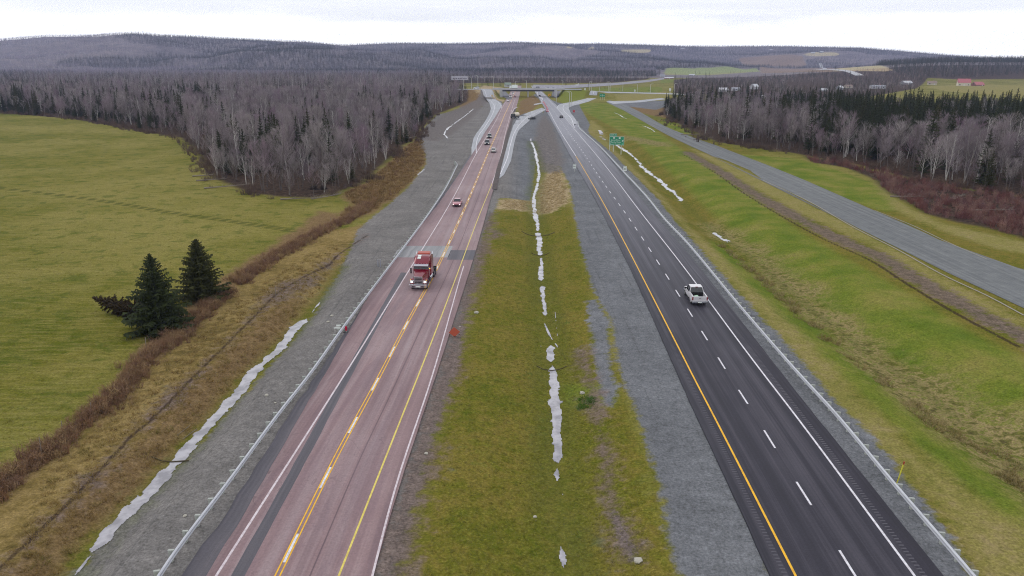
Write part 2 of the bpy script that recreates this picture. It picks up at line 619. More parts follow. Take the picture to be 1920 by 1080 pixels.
AREAS = {
    'gravel': [PG([(100, 1120), (205, 990), (260, 942), (340, 872), (374, 832), (447, 752), (500, 690), (548, 642), (580, 602), (600, 570), (625, 530), (650, 480), (672, 430), (737, 377), (773, 343), (800, 307), (797, 287), (785, 270), (790, 245), (820, 215), (872, 203), (880, 208), (905, 200), (900, 180), (941, 190), (945, 200), (935, 215), (884, 290), (815, 400), (650, 700), (405, 1120)]),
               PG([(660, 1120), (735, 1120), (764, 1000), (800, 860), (832, 760), (862, 660), (880, 560), (895, 500), (908, 440), (925, 400), (935, 372), (995, 376), (1001, 330), (1006, 300), (1003, 262), (1012, 238), (1018, 208), (985, 212), (962, 221), (950, 250), (936, 320), (890, 420)]),
               PG([(1290, 1120), (1250, 1010), (1240, 933), (1195, 790), (1177, 733), (1153, 667), (1147, 600), (1113, 547), (1090, 473), (1077, 400), (1068, 345), (1050, 312), (1012, 302), (1003, 262), (1005, 235), (1022, 205), (1010, 185), (1000, 178), (1008, 174), (1035, 200), (1130, 380), (1290, 710), (1470, 1120)]),
               PG([(1740, 1120), (1470, 720), (1300, 498), (1193, 370), (1070, 235), (1030, 185), (1045, 192), (1060, 195), (1085, 194), (1090, 205), (1106, 233), (1102, 246), (1130, 272), (1180, 320), (1235, 375), (1275, 425), (1360, 522), (1470, 640), (1545, 725), (1660, 850), (1740, 950), (1850, 1120)]),
               PG([(1100, 562), (1118, 562), (1140, 600), (1143, 680), (1158, 735), (1150, 765), (1132, 755), (1117, 690), (1108, 620)]),
               LN([(1150, 960), (1165, 1000), (1190, 1050)], 0.35),
               PG([(1230, 206), (1262, 195), (1300, 188), (1300, 184), (1250, 188), (1190, 192), (1140, 190), (1150, 196)])],
    'mud': [LN([(-60, 1115), (0, 1070), (60, 1013), (123, 950), (187, 883), (247, 817), (277, 793), (347, 723), (393, 677), (447, 623), (493, 577), (520, 550), (583, 513), (633, 480), (690, 440)], 0.8),
            LN([(1285, 285), (1347, 319), (1413, 362), (1480, 400), (1563, 443), (1647, 480), (1713, 520), (1813, 577), (1920, 632), (2050, 700)], 3.6),
            PG([(490, 560), (520, 530), (570, 520), (600, 520), (560, 545), (520, 575)]),
            LN([(730, 1100), (776, 900), (826, 740), (868, 590), (900, 480), (922, 400)], 2.2),
            PG([(915, 428), (945, 430), (935, 447), (912, 450)]),
            LN([(1090, 660), (1110, 740), (1130, 830), (1150, 960), (1180, 1040)], 1.1)],
    'dry': [PG([(-60, 1160), (-60, 975), (60, 872), (170, 792), (262, 682), (380, 578), (500, 490), (600, 435), (690, 420), (650, 480), (600, 560), (560, 600), (445, 725), (330, 850), (195, 980), (80, 1120)])],
    'silt': [PG([(790, 262), (800, 240), (830, 215), (872, 197), (905, 182), (915, 190), (880, 225), (850, 250), (820, 265)]), PG([(1007, 300), (1004, 262), (1006, 238), (1020, 212), (1035, 232), (1058, 300), (1052, 325), (1012, 322)])],
    'tan': [PG([(1870, 1120), (1760, 950), (1600, 790), (1450, 620), (1350, 510), (1235, 370), (1175, 315), (1125, 268), (1100, 247), (1108, 225), (1130, 240), (1165, 292), (1205, 330), (1260, 390), (1310, 440), (1400, 530), (1480, 600), (1560, 690), (1700, 830), (1800, 900), (1960, 1040), (1960, 1120)]),
            PG([(1290, 275), (1400, 320), (1480, 362), (1560, 403), (1680, 465), (1800, 535), (1920, 598), (1920, 620), (1800, 560), (1647, 467), (1500, 400), (1400, 345)]),
            PG([(1640, 345), (1700, 385), (1760, 417), (1860, 440), (1960, 462), (1960, 480), (1880, 470), (1760, 430), (1680, 395)]),
            PG([(1250, 129), (1400, 129), (1430, 134), (1330, 141), (1245, 140)], True),
            PG([(1160, 192), (1260, 182), (1250, 172), (1150, 178)]),
            PG([(1730, 162), (1800, 159), (1920, 160), (2200, 162), (2200, 190), (1920, 183), (1860, 178), (1780, 172)])],
    'scrubby': [PG([(1560, 628), (1700, 685), (1850, 762), (1990, 810), (1990, 985), (1850, 885), (1740, 795), (1610, 690)]),
                LN([(1330, 425), (1400, 470), (1500, 555), (1600, 640), (1720, 715), (1830, 790), (1920, 835), (2040, 900)], 5.0),
                LN([(1150, 262), (1200, 262), (1240, 272)], 9.0),
                PG([(1790, 760), (1960, 830), (1960, 930), (1850, 860)])],
    'brown': [PG([(-60, 1160), (60, 1022), (187, 892), (347, 733), (447, 633), (520, 572), (555, 560), (562, 575), (530, 620), (440, 722), (330, 845), (195, 975), (90, 1110)]),
              PG(SCRUB_L), PG(BRUSH_L[:14] + [(600, 395), (560, 425), (480, 480), (400, 530), (330, 590), (270, 650), (220, 720), (150, 790), (60, 860), (-60, 950)]),
              PG([(1150, 196), (1260, 190), (1300, 200), (1300, 215), (1250, 222), (1213, 214)]),
              PG([(975, 190), (1000, 178), (1015, 190), (1000, 205), (968, 222)]),
              PG([(860, 200), (880, 180), (905, 182), (920, 190), (880, 210)]),
              PG([(1425, 126), (1560, 127), (1600, 133), (1600, 138), (1428, 137)], True), PG([(1385, 109), (1440, 104), (1505, 105), (1512, 122), (1450, 125), (1395, 124)], True)],
    'bright': [PG([(1080, 192), (1150, 194), (1200, 224), (1290, 293), (1400, 368), (1500, 440), (1600, 498), (1700, 556), (1800, 618), (1960, 700), (1960, 850), (1800, 750), (1640, 640), (1530, 556), (1440, 480), (1370, 422), (1296, 352), (1235, 298), (1180, 252), (1110, 216)]),
               PG([(1390, 290), (1490, 298), (1560, 318), (1635, 345), (1690, 388), (1660, 395), (1600, 375), (1520, 345), (1440, 310)]),
               PG([(1250, 225), (1300, 250), (1290, 255), (1235, 232)]),
               PG([(1340, 455), (1430, 520), (1520, 600), (1650, 710), (1800, 830), (1960, 960), (1960, 1020), (1800, 895), (1600, 715), (1450, 580), (1350, 490)]),
               PG([(1070, 728), (1130, 728), (1132, 752), (1080, 755)]),
               PG([(1110, 165), (1240, 163), (1240, 175), (1115, 174)]),
               PG([(1480, 156), (1545, 154), (1545, 166), (1480, 168)]), PG([(1360, 166), (1390, 166), (1390, 175), (1360, 175)]),
               PG([(1240, 148), (1262, 146), (1262, 154), (1240, 156)])],
    'straw': [PG([(1000, 402), (1010, 345), (1030, 322), (1055, 320), (1066, 350), (1069, 380), (1040, 398)]),
              PG([(936, 375), (1000, 374), (1000, 396), (940, 392)]),
              PG([(880, 168), (905, 160), (943, 164), (928, 176), (950, 188), (935, 194), (905, 182)], True),
              PG([(1060, 93), (1115, 93), (1112, 87), (1065, 87)], True), PG([(1165, 98), (1220, 98), (1220, 93), (1165, 93)], True),
              PG([(1560, 134), (1600, 124), (1655, 124), (1675, 132), (1660, 134)], True),
              PG([(1505, 102), (1530, 98), (1570, 99), (1575, 104), (1530, 106)], True)],
    'green': [PG([(1045, 172), (1105, 170), (1106, 178), (1085, 191), (1055, 194), (1048, 186)]),
              PG([(1243, 137), (1250, 128), (1330, 127), (1420, 128), (1425, 134), (1360, 137), (1300, 141)], True)],
    'olive': [PG([(740, 1120), (770, 980), (826, 760), (860, 660), (895, 500), (935, 392), (1000, 396), (1069, 382), (1077, 400), (1113, 547), (1153, 667), (1195, 790), (1240, 933), (1290, 1120)]),
              PG([(-60, 1160), (-60, 985), (60, 880), (170, 800), (262, 690), (380, 585), (500, 495), (600, 440), (672, 430), (650, 480), (600, 570), (447, 752), (340, 872), (205, 990), (100, 1160)]),
              PG([(1090, 190), (1960, 450), (1960, 1120), (1850, 1120), (1660, 850), (1275, 425), (1106, 240)]),
              PG([(940, 162), (1048, 168), (1050, 182), (1000, 190), (965, 185)])],
    'forest': [PG(FOREST_L), PG(FOREST_R), PG(SCRUB_R), PG([(640, 127), (1240, 127), (1240, 139), (1212, 149), (1150, 155), (1060, 156), (700, 156)]), PG([(1262, 150), (1330, 142), (1440, 136), (1560, 138), (1740, 152), (1720, 166), (1640, 180), (1560, 186), (1262, 175)]), PG([(1500, 128), (1700, 152), (1800, 154), (2300, 152), (2300, 118), (1500, 118)])],
}
# ruts in the left field, as narrow darker lines
FIELD_LINE = LN([(-60, 345), (60, 358), (200, 376), (330, 398), (430, 412), (560, 432)], 0.9)


TRACK_EDGE = curve(WP([(1278, 288), (1338, 322), (1402, 367), (1470, 408), (1552, 452), (1635, 490), (1700, 532), (1800, 592), (1910, 650)]), 3)


def area_fields(X, Y, cap=30.0):
    out = {}
    for k, lst in AREAS.items():
        best = np.full(X.shape, -cap)
        for kind, pl, w in lst:
            s = (w / 2 - line_dist(X, Y, pl, cap)) if kind == 'line' else poly_sd(X, Y, pl, cap)
            best = np.maximum(best, s)
        out['sd_' + k] = best
    out['sd_wet'] = np.maximum.reduce([2.3 - line_dist(X, Y, DITCH_MED, cap), 1.0 - line_dist(X, Y, DITCH_L, cap), 0.5 - line_dist(X, Y, DITCH_R, cap)])
    out['sd_rut'] = np.maximum.reduce([0.45 - line_dist(X, Y, FIELD_LINE[1] + o_, cap) for o_ in (np.array([0, 0]), np.array([0.3, -2.0]), np.array([-30, -55.0]), np.array([-29.6, -57.0]))])
    out['sd_trk'] = np.maximum(0.3 - line_dist(X, Y, TRACK_EDGE, cap), 0.16 - line_dist(X, Y, AREAS['mud'][0][1], cap))
    return out


def grid_sheet(name, ys, ncol, half, m, kind='structure'):
    R = len(ys)
    s = np.linspace(-1, 1, ncol)
    Yg = np.repeat(ys[:, None], ncol, 1)
    Xg = s[None, :] * half(ys)[:, None]
    Z = T(Xg.ravel(), Yg.ravel())
    V = np.stack([Xg.ravel(), Yg.ravel(), Z], 1)
    i = np.arange(R - 1)[:, None] * ncol + np.arange(ncol - 1)[None, :]
    i = i.ravel()
    Q = np.stack([i, i + 1, i + ncol + 1, i + ncol], 1)
    o = mesh_np(name, V, Q, m, attrs=area_fields(Xg.ravel(), Yg.ravel()), smooth_=True)
    return tag(o, kind=kind)


def P_x(n, P):
    s = n.node('ShaderNodeSeparateXYZ')
    n.L.new(P, s.inputs[0])
    return s.outputs[0]


def ground_mat(name='ground_cover'):
    def fn(n):
        P = n.pos()
        nb = n.noise(P, 0.018, 4, 0.6)
        nm = n.noise(P, 0.13, 4, 0.6)
        ns = n.noise(P, 0.9, 4, 0.65)
        nf = n.noise(P, 5.0, 3, 0.7)
        nst = n.noise(n.scaled(P, (0.25, 1.5, 1), 0.15), 1.0, 4, 0.65, 0.6)     # wind-laid streaks
        nfine = n.noise(n.scaled(P, (3.0, 9.0, 4), 0.3), 1.0, 3, 0.7, 0.5)
        # pasture
        c = n.ramp(n.math('ADD', n.math('MULTIPLY', nm, 0.55), n.math('MULTIPLY', nb, 0.45)),
                   [(0.33, C(74, 86, 20)), (0.46, C(100, 99, 32)), (0.58, C(124, 114, 54)), (0.72, C(98, 103, 32))])
        c = n.mix(n.math('MULTIPLY', n.step(nb, 0.40, 0.62), 0.6), n.mix(0.25, c, C(90, 100, 28)), C(138, 130, 74))
        c = n.mix(n.step(nst, 0.38, 0.68), c, n.mix(0.5, c, C(146, 136, 80)))
        c = n.mix(n.math('MULTIPLY', n.step(n.noise(P, 0.3, 4, 0.6, 0.4), 0.52, 0.66), 0.55), c, C(74, 88, 24))
        rut = n.step(n.math('ADD', n.attr('sd_rut'), n.math('MULTIPLY', n.math('SUBTRACT', ns, 0.5), 0.8)), -0.25, 0.2)
        c = n.mix(n.math('MULTIPLY', rut, 0.7), c, C(78, 82, 34))

        def layer(base, key, amp, wid, col, off=0.0, a2=0.3, k=1.0):
            e = n.math('ADD', n.math('MULTIPLY', n.math('SUBTRACT', nm, 0.5), amp), n.math('MULTIPLY', n.math('SUBTRACT', ns, 0.5), amp * a2 * 2.5))
            v = n.math('ADD', n.attr('sd_' + key), e)
            f = n.step(v, off - wid, off + wid)
            if k != 1.0:
                f = n.math('MULTIPLY', f, k)
            return n.mix(f, base, col)
        olive = n.ramp(n.math('ADD', n.math('MULTIPLY', ns, 0.5), n.math('MULTIPLY', nm, 0.5)),
                       [(0.34, C(86, 94, 28)), (0.46, C(106, 104, 40)), (0.58, C(122, 110, 52)), (0.7, C(94, 108, 40))])
        olive = n.mix(n.math('MULTIPLY', n.step(nf, 0.55, 0.75), 0.4), olive, C(140, 128, 70))
        c = layer(c, 'olive', 5, 1.0, olive)
        bright = n.ramp(nm, [(0.35, C(92, 110, 36)), (0.5, C(110, 119, 46)), (0.66, C(130, 126, 64))])
        bright = n.mix(n.math('MULTIPLY', n.step(nfine, 0.5, 0.8), 0.35), bright, C(74, 92, 28))
        c = layer(c, 'bright', 3, 1.2, bright, -1.0)
        c = layer(c, 'green', 3, 1.2, n.mix(ns, C(126, 128, 58), C(104, 116, 44)))
        tan = n.ramp(n.math('ADD', n.math('MULTIPLY', ns, 0.6), n.math('MULTIPLY', nm, 0.4)),
                     [(0.34, C(118, 116, 58)), (0.5, C(136, 128, 74)), (0.64, C(144, 130, 90))])
        tan = n.mix(n.math('MULTIPLY', n.step(nb, 0.5, 0.7), 0.4), tan, C(122, 124, 60))
        c = layer(c, 'tan', 3, 1.5, tan)
        scr = n.ramp(ns, [(0.32, C(80, 72, 48)), (0.43, C(106, 104, 56)), (0.52, C(146, 130, 92)), (0.6, C(112, 118, 52)), (0.72, C(130, 118, 78))])
        c = layer(c, 'scrubby', 12, 2.6, scr)
        dry = n.ramp(n.math('ADD', n.math('MULTIPLY', ns, 0.5), n.math('MULTIPLY', nm, 0.5)), [(0.34, C(96, 84, 48)), (0.46, C(128, 110, 66)), (0.56, C(146, 126, 82)), (0.68, C(116, 108, 54))])
        c = layer(c, 'dry', 3, 1.0, dry)
        brn = n.ramp(n.math('ADD', n.math('MULTIPLY', ns, 0.5), n.math('MULTIPLY', nfine, 0.5)),
                     [(0.32, C(88, 70, 48)), (0.46, C(116, 95, 66)), (0.6, C(136, 114, 80)), (0.72, C(108, 98, 56))])
        c = layer(c, 'brown', 5, 1.2, brn)
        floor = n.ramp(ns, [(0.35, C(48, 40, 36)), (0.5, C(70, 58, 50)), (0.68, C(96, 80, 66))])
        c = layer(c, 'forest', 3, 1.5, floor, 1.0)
        straw = n.ramp(ns, [(0.35, C(142, 124, 94)), (0.55, C(172, 154, 122)), (0.7, C(156, 138, 104))])
        c = layer(c, 'straw', 9, 1.6, straw)
        grain = n.noise(P, 11.0, 2, 0.8)
        gr = n.ramp(n.math('ADD', n.math('MULTIPLY', ns, 0.35), n.math('ADD', n.math('MULTIPLY', nm, 0.35), n.math('MULTIPLY', grain, 0.3))),
                    [(0.36, C(94, 96, 99)), (0.5, C(113, 115, 119)), (0.64, C(132, 134, 138))])
        gr = n.mix(n.math('SUBTRACT', 1.0, n.step(P_x(n, P), -3, 4)), gr, n.mix(1.0, gr, (1.16, 1.06, 0.95, 1), 'MULTIPLY'))
        trk = n.noise(n.scaled(P, (1.6, 0.04, 1), 0.2), 1.0, 3, 0.6, 0.3)
        gr = n.mix(n.math('MULTIPLY', n.step(trk, 0.56, 0.68), 0.35), gr, C(84, 84, 84))
        c = layer(c, 'gravel', 1.6, 0.4, gr, 0.0, 0.6)
        c = layer(c, 'silt', 5, 1.5, n.ramp(ns, [(0.35, C(92, 88, 88)), (0.5, C(112, 106, 104)), (0.65, C(128, 122, 118))]), 0.0, 0.5, 0.9)
        mud = n.ramp(n.math('ADD', n.math('MULTIPLY', ns, 0.5), n.math('MULTIPLY', nfine, 0.5)),
                     [(0.35, C(78, 68, 62)), (0.5, C(108, 94, 88)), (0.66, C(140, 124, 116))])
        c = layer(c, 'mud', 4.5, 1.0, mud, 0.0, 0.5, 0.85)
        wet = n.step(n.math('ADD', n.attr('sd_wet'), n.math('MULTIPLY', n.math('SUBTRACT', ns, 0.5), 4.5)), -1.0, 1.0)
        c = n.mix(n.math('MULTIPLY', wet, n.mapr(nm, 0.35, 0.65, 0.15, 0.7)), c, n.mix(ns, C(70, 78, 32), C(92, 102, 42)))
        c = n.mix(n.math('MULTIPLY', n.step(n.math('ADD', n.attr('sd_trk'), n.math('MULTIPLY', n.math('SUBTRACT', ns, 0.5), 0.7)), -0.12, 0.12), 0.8), c, C(58, 46, 36))
        c = n.mix(1.0, c, n.ramp(n.math('ADD', n.math('MULTIPLY', nf, 0.6), n.math('MULTIPLY', n.noise(P, 1.9, 4, 0.8, 0.5), 0.4)), [(0.36, (0.6, 0.6, 0.58, 1)), (0.5, (1.0, 1.0, 1.0, 1)), (0.64, (1.42, 1.42, 1.42, 1))]), 'MULTIPLY')
        # stones and litter
        h = n.math('ADD', n.math('MULTIPLY', nf, 0.6), n.math('MULTIPLY', nfine, 0.5))
        return (c, 0.95, h, 0.22)
    return nmat(name, fn, 0.95, 0.02)


GROUND = ground_mat()
near_rows = []
_r = 1150.0
while _r > 158:
    near_rows.append(W(960, _r)[1])
    _r -= 2.6 if _r > 300 else 1.1
near_rows = np.array(near_rows)
ys = np.concatenate([np.linspace(-120, near_rows[0] - 1, 30), near_rows, np.geomspace(near_rows[-1] + 8, 1500, 60)])
grid_sheet('ground', ys, 680, lambda y: 0.74 * np.maximum(y, 0) + 46 + 60 * smooth((30 - y) / 60), GROUND)


def hill_mat():
    def fn(n):
        P = n.pos()
        a = n.noise(P, 0.004, 4, 0.6)
        b = n.noise(P, 0.03, 4, 0.65)
        c = n.ramp(n.math('ADD', n.math('MULTIPLY', a, 0.4), n.math('MULTIPLY', b, 0.6)), [(0.36, C(92, 86, 88)), (0.5, C(116, 108, 110)), (0.64, C(134, 124, 122))])

        def lay(base, key, col, w=4):
            v = n.math('ADD', n.attr('sd_' + key), n.math('MULTIPLY', n.math('SUBTRACT', b, 0.5), 10))
            return n.mix(n.step(v, -w, w), base, col)
        c = lay(c, 'tan', n.mix(b, C(150, 146, 100), C(128, 130, 78)))
        c = lay(c, 'brown', n.mix(b, C(140, 118, 96), C(112, 96, 84)))
        c = lay(c, 'green', n.mix(b, C(140, 148, 92), C(122, 134, 76)))
        c = lay(c, 'straw', n.mix(b, C(180, 168, 134), C(160, 148, 112)))
        return c
    return nmat('hillside_cover', fn, 0.95, 0.1)


grid_sheet('hills', np.concatenate([np.linspace(1500, 5200, 210), np.linspace(5300, 8500, 12)]), 420, lambda y: 0.74 * y + 46, hill_mat())
# ------------------------------------------------------------------ roads and their markings
class XLine:
    """a line along the road: X as a function of Y"""
    def __init__(self, pts, z=0.06):
        c = curve(WP(sorted(pts, key=lambda p: -p[1]), z), 2.5)
        c = c[np.argsort(c[:, 1])]
        self.y, self.x = c[:, 1], c[:, 0]

    def __call__(self, Y):
        return np.interp(Y, self.y, self.x) + (Y < self.y[0]) * (Y - self.y[0]) * ((self.x[3] - self.x[0]) / (self.y[3] - self.y[0]))


def strip(name, fa, fb, y0, y1, z, m, ncol=2, step=2.0, thick=0.0, ref=None, wob=(0, 0), kind='structure', parent=None):
    n = max(2, int((y1 - y0) / step) + 1)
    Y = np.linspace(y0, y1, n)
    a, b = fa(Y), fb(Y)
    if wob[0]:
        a = a + (fnoise(Y / 2.2, Y * 0 + 3, 3) - 0.5) * 2 * wob[0]
    if wob[1]:
        b = b + (fnoise(Y / 2.2, Y * 0 + 9, 4) - 0.5) * 2 * wob[1]
    t = np.linspace(0, 1, ncol)
    X = a[:, None] * (1 - t) + b[:, None] * t
    YY = np.repeat(Y[:, None], ncol, 1)
    V = [np.stack([X.ravel(), YY.ravel(), np.full(X.size, z)], 1)]
    r = ref(Y) if ref is not None else a
    uv = [np.stack([(X - r[:, None]).ravel(), YY.ravel()], 1)]
    i = (np.arange(n - 1)[:, None] * ncol + np.arange(ncol - 1)[None, :]).ravel()
    Q = [np.stack([i, i + 1, i + ncol + 1, i + ncol], 1)]
    if thick:
        base = n * ncol
        for e, edge in ((0, a), (1, b)):
            V.append(np.stack([edge, Y, np.full(n, z - thick)], 1))
            uv.append(np.stack([edge - r, Y], 1))
            k = np.arange(n - 1)
            top = k * ncol + (ncol - 1) * e
            bot = base + k
            q = np.stack([top, top + ncol, bot + 1, bot], 1)
            Q.append(q if e else q[:, ::-1])
            base += n
    o = mesh_np(name, np.vstack(V), Q, m, parent, uvs=np.vstack(uv))
    if kind and parent is None:
        tag(o, kind=kind)
    return o


# --- left carriageway (weathered reddish chip-seal)
Z1 = 0.12
L_W = XLine([(405, 1080), (640, 712), (765, 510), (833, 400), (893, 288), (922, 240), (932, 222), (941, 203), (949, 190), (962, 172)], Z1)
L_PINK = XLine([(388, 1080), (597, 722), (745, 472), (808, 400), (858, 330), (884, 291), (908, 250), (931, 215), (943, 195), (958, 173)], Z1)
L_ASPH = XLine([(343, 1080), (567, 742), (680, 575), (735, 490), (792, 412), (856, 330), (880, 291)], 0.06)
L_DY = XLine([(520, 1080), (636, 845), (693, 740), (768, 597), (797, 545), (867, 400), (897, 330), (915, 287), (936, 240), (945, 218), (957, 193), (967, 172)], Z1)
L_Y = XLine([(635, 1080), (762, 760), (778, 720), (900, 400), (922, 345), (950, 240), (957, 215), (966, 185), (972, 172)], Z1)
L_RW = XLine([(698, 1080), (734, 940), (805, 722), (870, 497), (904, 400)], Z1)
L_EDGE = XLine([(694, 1100), (737, 950), (812, 720), (892, 470), (912, 400), (928, 345), (938, 310), (955, 245), (965, 215), (970, 195), (977, 172)], Z1)
Y0, YB = 24.0, 1010.0


def ext(f, y_from=640.0):
    """carry a line straight on beyond the crossing bridge"""
    s = (f(np.array([y_from]))[0] - f(np.array([y_from - 120]))[0]) / 120
    return lambda Y: np.where(Y < y_from, f(Y), f(np.full_like(Y, y_from)) + (Y - y_from) * (s * 0.9))


def pink_road(n):
    uv = n.uv()
    P = n.pos()
    big = n.noise(P, 0.05, 4, 0.6)
    fine = n.noise(P, 6.0, 3, 0.75)
    streak = n.noise(n.scaled(uv, (1.4, 0.02, 1)), 1.0, 4, 0.6)
    streak2 = n.noise(n.scaled(uv, (5.5, 0.05, 1)), 1.0, 3, 0.6)
    c = n.ramp(n.math('ADD', n.math('MULTIPLY', streak, 0.6), n.math('MULTIPLY', big, 0.4)),
               [(0.36, C(116, 90, 94)), (0.5, C(141, 116, 118)), (0.64, C(160, 140, 141))])
    c = n.mix(n.math('MULTIPLY', n.step(streak2, 0.55, 0.72), 0.25), c, C(108, 88, 94))
    sx = n.node('ShaderNodeSeparateXYZ')
    n.L.new(uv, sx.inputs[0])
    u = sx.outputs[0]
    # wheel paths either side of each lane, worn lighter and greyer
    for x0 in (-2.7, -1.0, 1.2, 2.7):
        g = n.math('SUBTRACT', 1.0, n.step(n.math('ABSOLUTE', n.math('SUBTRACT', u, x0)), 0.1, 0.75))
        c = n.mix(n.math('MULTIPLY', g, n.mapr(streak, 0.3, 0.7, 0.05, 0.4)), c, C(150, 138, 142))
    # long seam in the right-hand lane
    seam = n.math('SUBTRACT', 1.0, n.step(n.math('ABSOLUTE', n.math('SUBTRACT', u, n.mapr(streak, 0, 1, 1.9, 2.1))), 0.015, 0.09))
    c = n.mix(n.math('MULTIPLY', seam, 0.75), c, C(84, 66, 74))
    big2 = n.noise(n.scaled(uv, (0.5, 0.06, 1)), 1.0, 5, 0.7, 0.8)
    c = n.mix(n.math('MULTIPLY', n.step(big2, 0.52, 0.56), 0.3), c, C(118, 96, 104))
    ck = n.math('ABSOLUTE', n.math('SUBTRACT', n.noise(P, 0.22, 3, 0.6, 0.6), 0.5))
    c = n.mix(n.math('MULTIPLY', n.math('SUBTRACT', 1.0, n.step(ck, 0.0015, 0.006)), n.mapr(big, 0.45, 0.6, 0.0, 0.5)), c, C(88, 70, 76))
    c = n.mix(1.0, c, n.ramp(fine, [(0.3, (0.84, 0.84, 0.84, 1)), (0.7, (1.14, 1.14, 1.14, 1))]), 'MULTIPLY')
    return (c, n.mapr(streak, 0.3, 0.7, 0.5, 0.8), fine, 0.02)


PINK = nmat('red_chip_seal', pink_road, 0.65, 0.4)


def asphalt_fn(lo, mid, hi, rough=0.6, tracks=(), far_tones=None):
    def fn(n):
        uv = n.uv()
        P = n.pos()
        big = n.noise(P, 0.06, 4, 0.6)
        fine = n.noise(P, 8.0, 3, 0.8)
        streak = n.noise(n.scaled(uv, (1.1, 0.012, 1)), 1.0, 4, 0.6)
        st2 = n.noise(n.scaled(uv, (5.0, 0.05, 1)), 1.0, 3, 0.6)
        c = n.ramp(n.math('ADD', n.math('MULTIPLY', streak, 0.5), n.math('ADD', n.math('MULTIPLY', big, 0.25), n.math('MULTIPLY', st2, 0.25))),
                   [(0.38, C(*lo)), (0.5, C(*mid)), (0.62, C(*hi))])
        sx = n.node('ShaderNodeSeparateXYZ')
        n.L.new(uv, sx.inputs[0])
        for x0, w, k in tracks:
            g = n.math('SUBTRACT', 1.0, n.step(n.math('ABSOLUTE', n.math('SUBTRACT', sx.outputs[0], x0)), 0.05, w))
            c = n.mix(n.math('MULTIPLY', g, n.mapr(st2, 0.3, 0.7, k * 0.5, k)), c, C(*hi))
        if far_tones:
            # colour blends to paler tones with distance along the road
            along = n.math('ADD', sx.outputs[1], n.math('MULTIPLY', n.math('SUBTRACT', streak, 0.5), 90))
            c = n.mix(n.mapr(along, 75, 350, 0, 1), c, n.ramp(st2, [(0.35, C(*far_tones[0])), (0.65, C(*far_tones[1]))]))
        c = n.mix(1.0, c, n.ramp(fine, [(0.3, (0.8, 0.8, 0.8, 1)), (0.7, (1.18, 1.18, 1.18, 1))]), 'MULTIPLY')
        return (c, rough, fine, 0.02)
    return fn


DARK = nmat('dark_asphalt', asphalt_fn((70, 68, 76), (84, 81, 88), (104, 98, 104)), 0.7, 0.35)
PATCHM = nmat('patch_asphalt', asphalt_fn((80, 80, 84), (96, 96, 99), (112, 112, 114)), 0.75, 0.3)
LIGHTASPH = nmat('light_asphalt', asphalt_fn((142, 144, 150), (160, 162, 168), (176, 178, 184)), 0.7, 0.3)
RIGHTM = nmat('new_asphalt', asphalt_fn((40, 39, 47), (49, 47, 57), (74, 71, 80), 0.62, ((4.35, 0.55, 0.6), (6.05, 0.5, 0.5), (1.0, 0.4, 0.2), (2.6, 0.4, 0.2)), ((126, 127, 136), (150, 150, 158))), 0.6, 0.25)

yA = L_ASPH.y[-1]
strip('road', L_ASPH, lambda Y: L_PINK(Y) + 0.6, Y0, yA, 0.06, DARK, 4, 2, 0.1, wob=(0.25, 0))
o = strip('road', ext(L_PINK), ext(L_EDGE), Y0, YB, Z1, PINK, 6, 2, 0.22, ref=ext(L_DY), wob=(0.12, 0.03))


def marking(name, pieces, z, m, parent=None, label=None, cat=None):
    """pieces: (centre function, offset, width, y0, y1)"""
    V, Q, k = [], [], 0
    for f, off, w, y0, y1 in pieces:
        n = max(2, int((y1 - y0) / 3) + 1)
        Y = np.linspace(y0, y1, n)
        X = f(Y) + off
        dxdy = np.gradient(X, Y)
        s = np.sqrt(1 + dxdy ** 2)
        V.append(np.stack([X - w / 2 * s, Y, np.full(n, z)], 1))
        V.append(np.stack([X + w / 2 * s, Y, np.full(n, z)], 1))
        i = np.arange(n - 1)
        Q.append(np.stack([k + i, k + n + i, k + n + i + 1, k + i + 1], 1))
        k += 2 * n
    o = mesh_np(name, np.vstack(V), np.vstack(Q), m, parent)
    return tag(o, kind='structure')


def paint(name, a, b):
    def fn(n):
        P = n.pos()
        w = n.noise(P, 3.0, 4, 0.7)
        return n.mix(n.step(w, 0.38, 0.68), C(*a), C(*b))
    return nmat(name, fn, 0.6, 0.3)


WHITE = paint('white_road_paint', (226, 226, 232), (196, 192, 198))
PINKW = paint('worn_white_paint', (216, 206, 210), (188, 172, 178))
YELLOW = paint('yellow_road_paint', (244, 190, 44), (214, 160, 44))
YPALE = paint('pale_yellow_paint', (226, 208, 104), (200, 178, 92))

marking('white_line', [(L_W, 0, 0.17, Y0, L_W.y[-1])], Z1 + 0.006, PINKW)
eL = ext(L_DY)
marking('yellow_line', [(eL, -0.15, 0.1, Y0, YB), (eL, 0.15, 0.1, Y0, YB)], Z1 + 0.006, YELLOW)
ds = []
yy = W(520, 1030)[1]
while yy < 600:
    ds.append((eL, 0.0, 0.17, yy - 1.5, yy + 1.5))
    yy += 8.6
marking('white_dash_line', ds, Z1 + 0.012, WHITE)
marking('yellow_line', [(L_Y, 0, 0.14, Y0, W(922, 345)[1])], Z1 + 0.006, YPALE)
marking('white_line', [(L_Y, 0, 0.16, W(922, 345)[1], 640)], Z1 + 0.006, PINKW)
marking('white_line', [(L_RW, 0, 0.15, Y0, W(0, 500)[1])], Z1 + 0.006, PINKW)
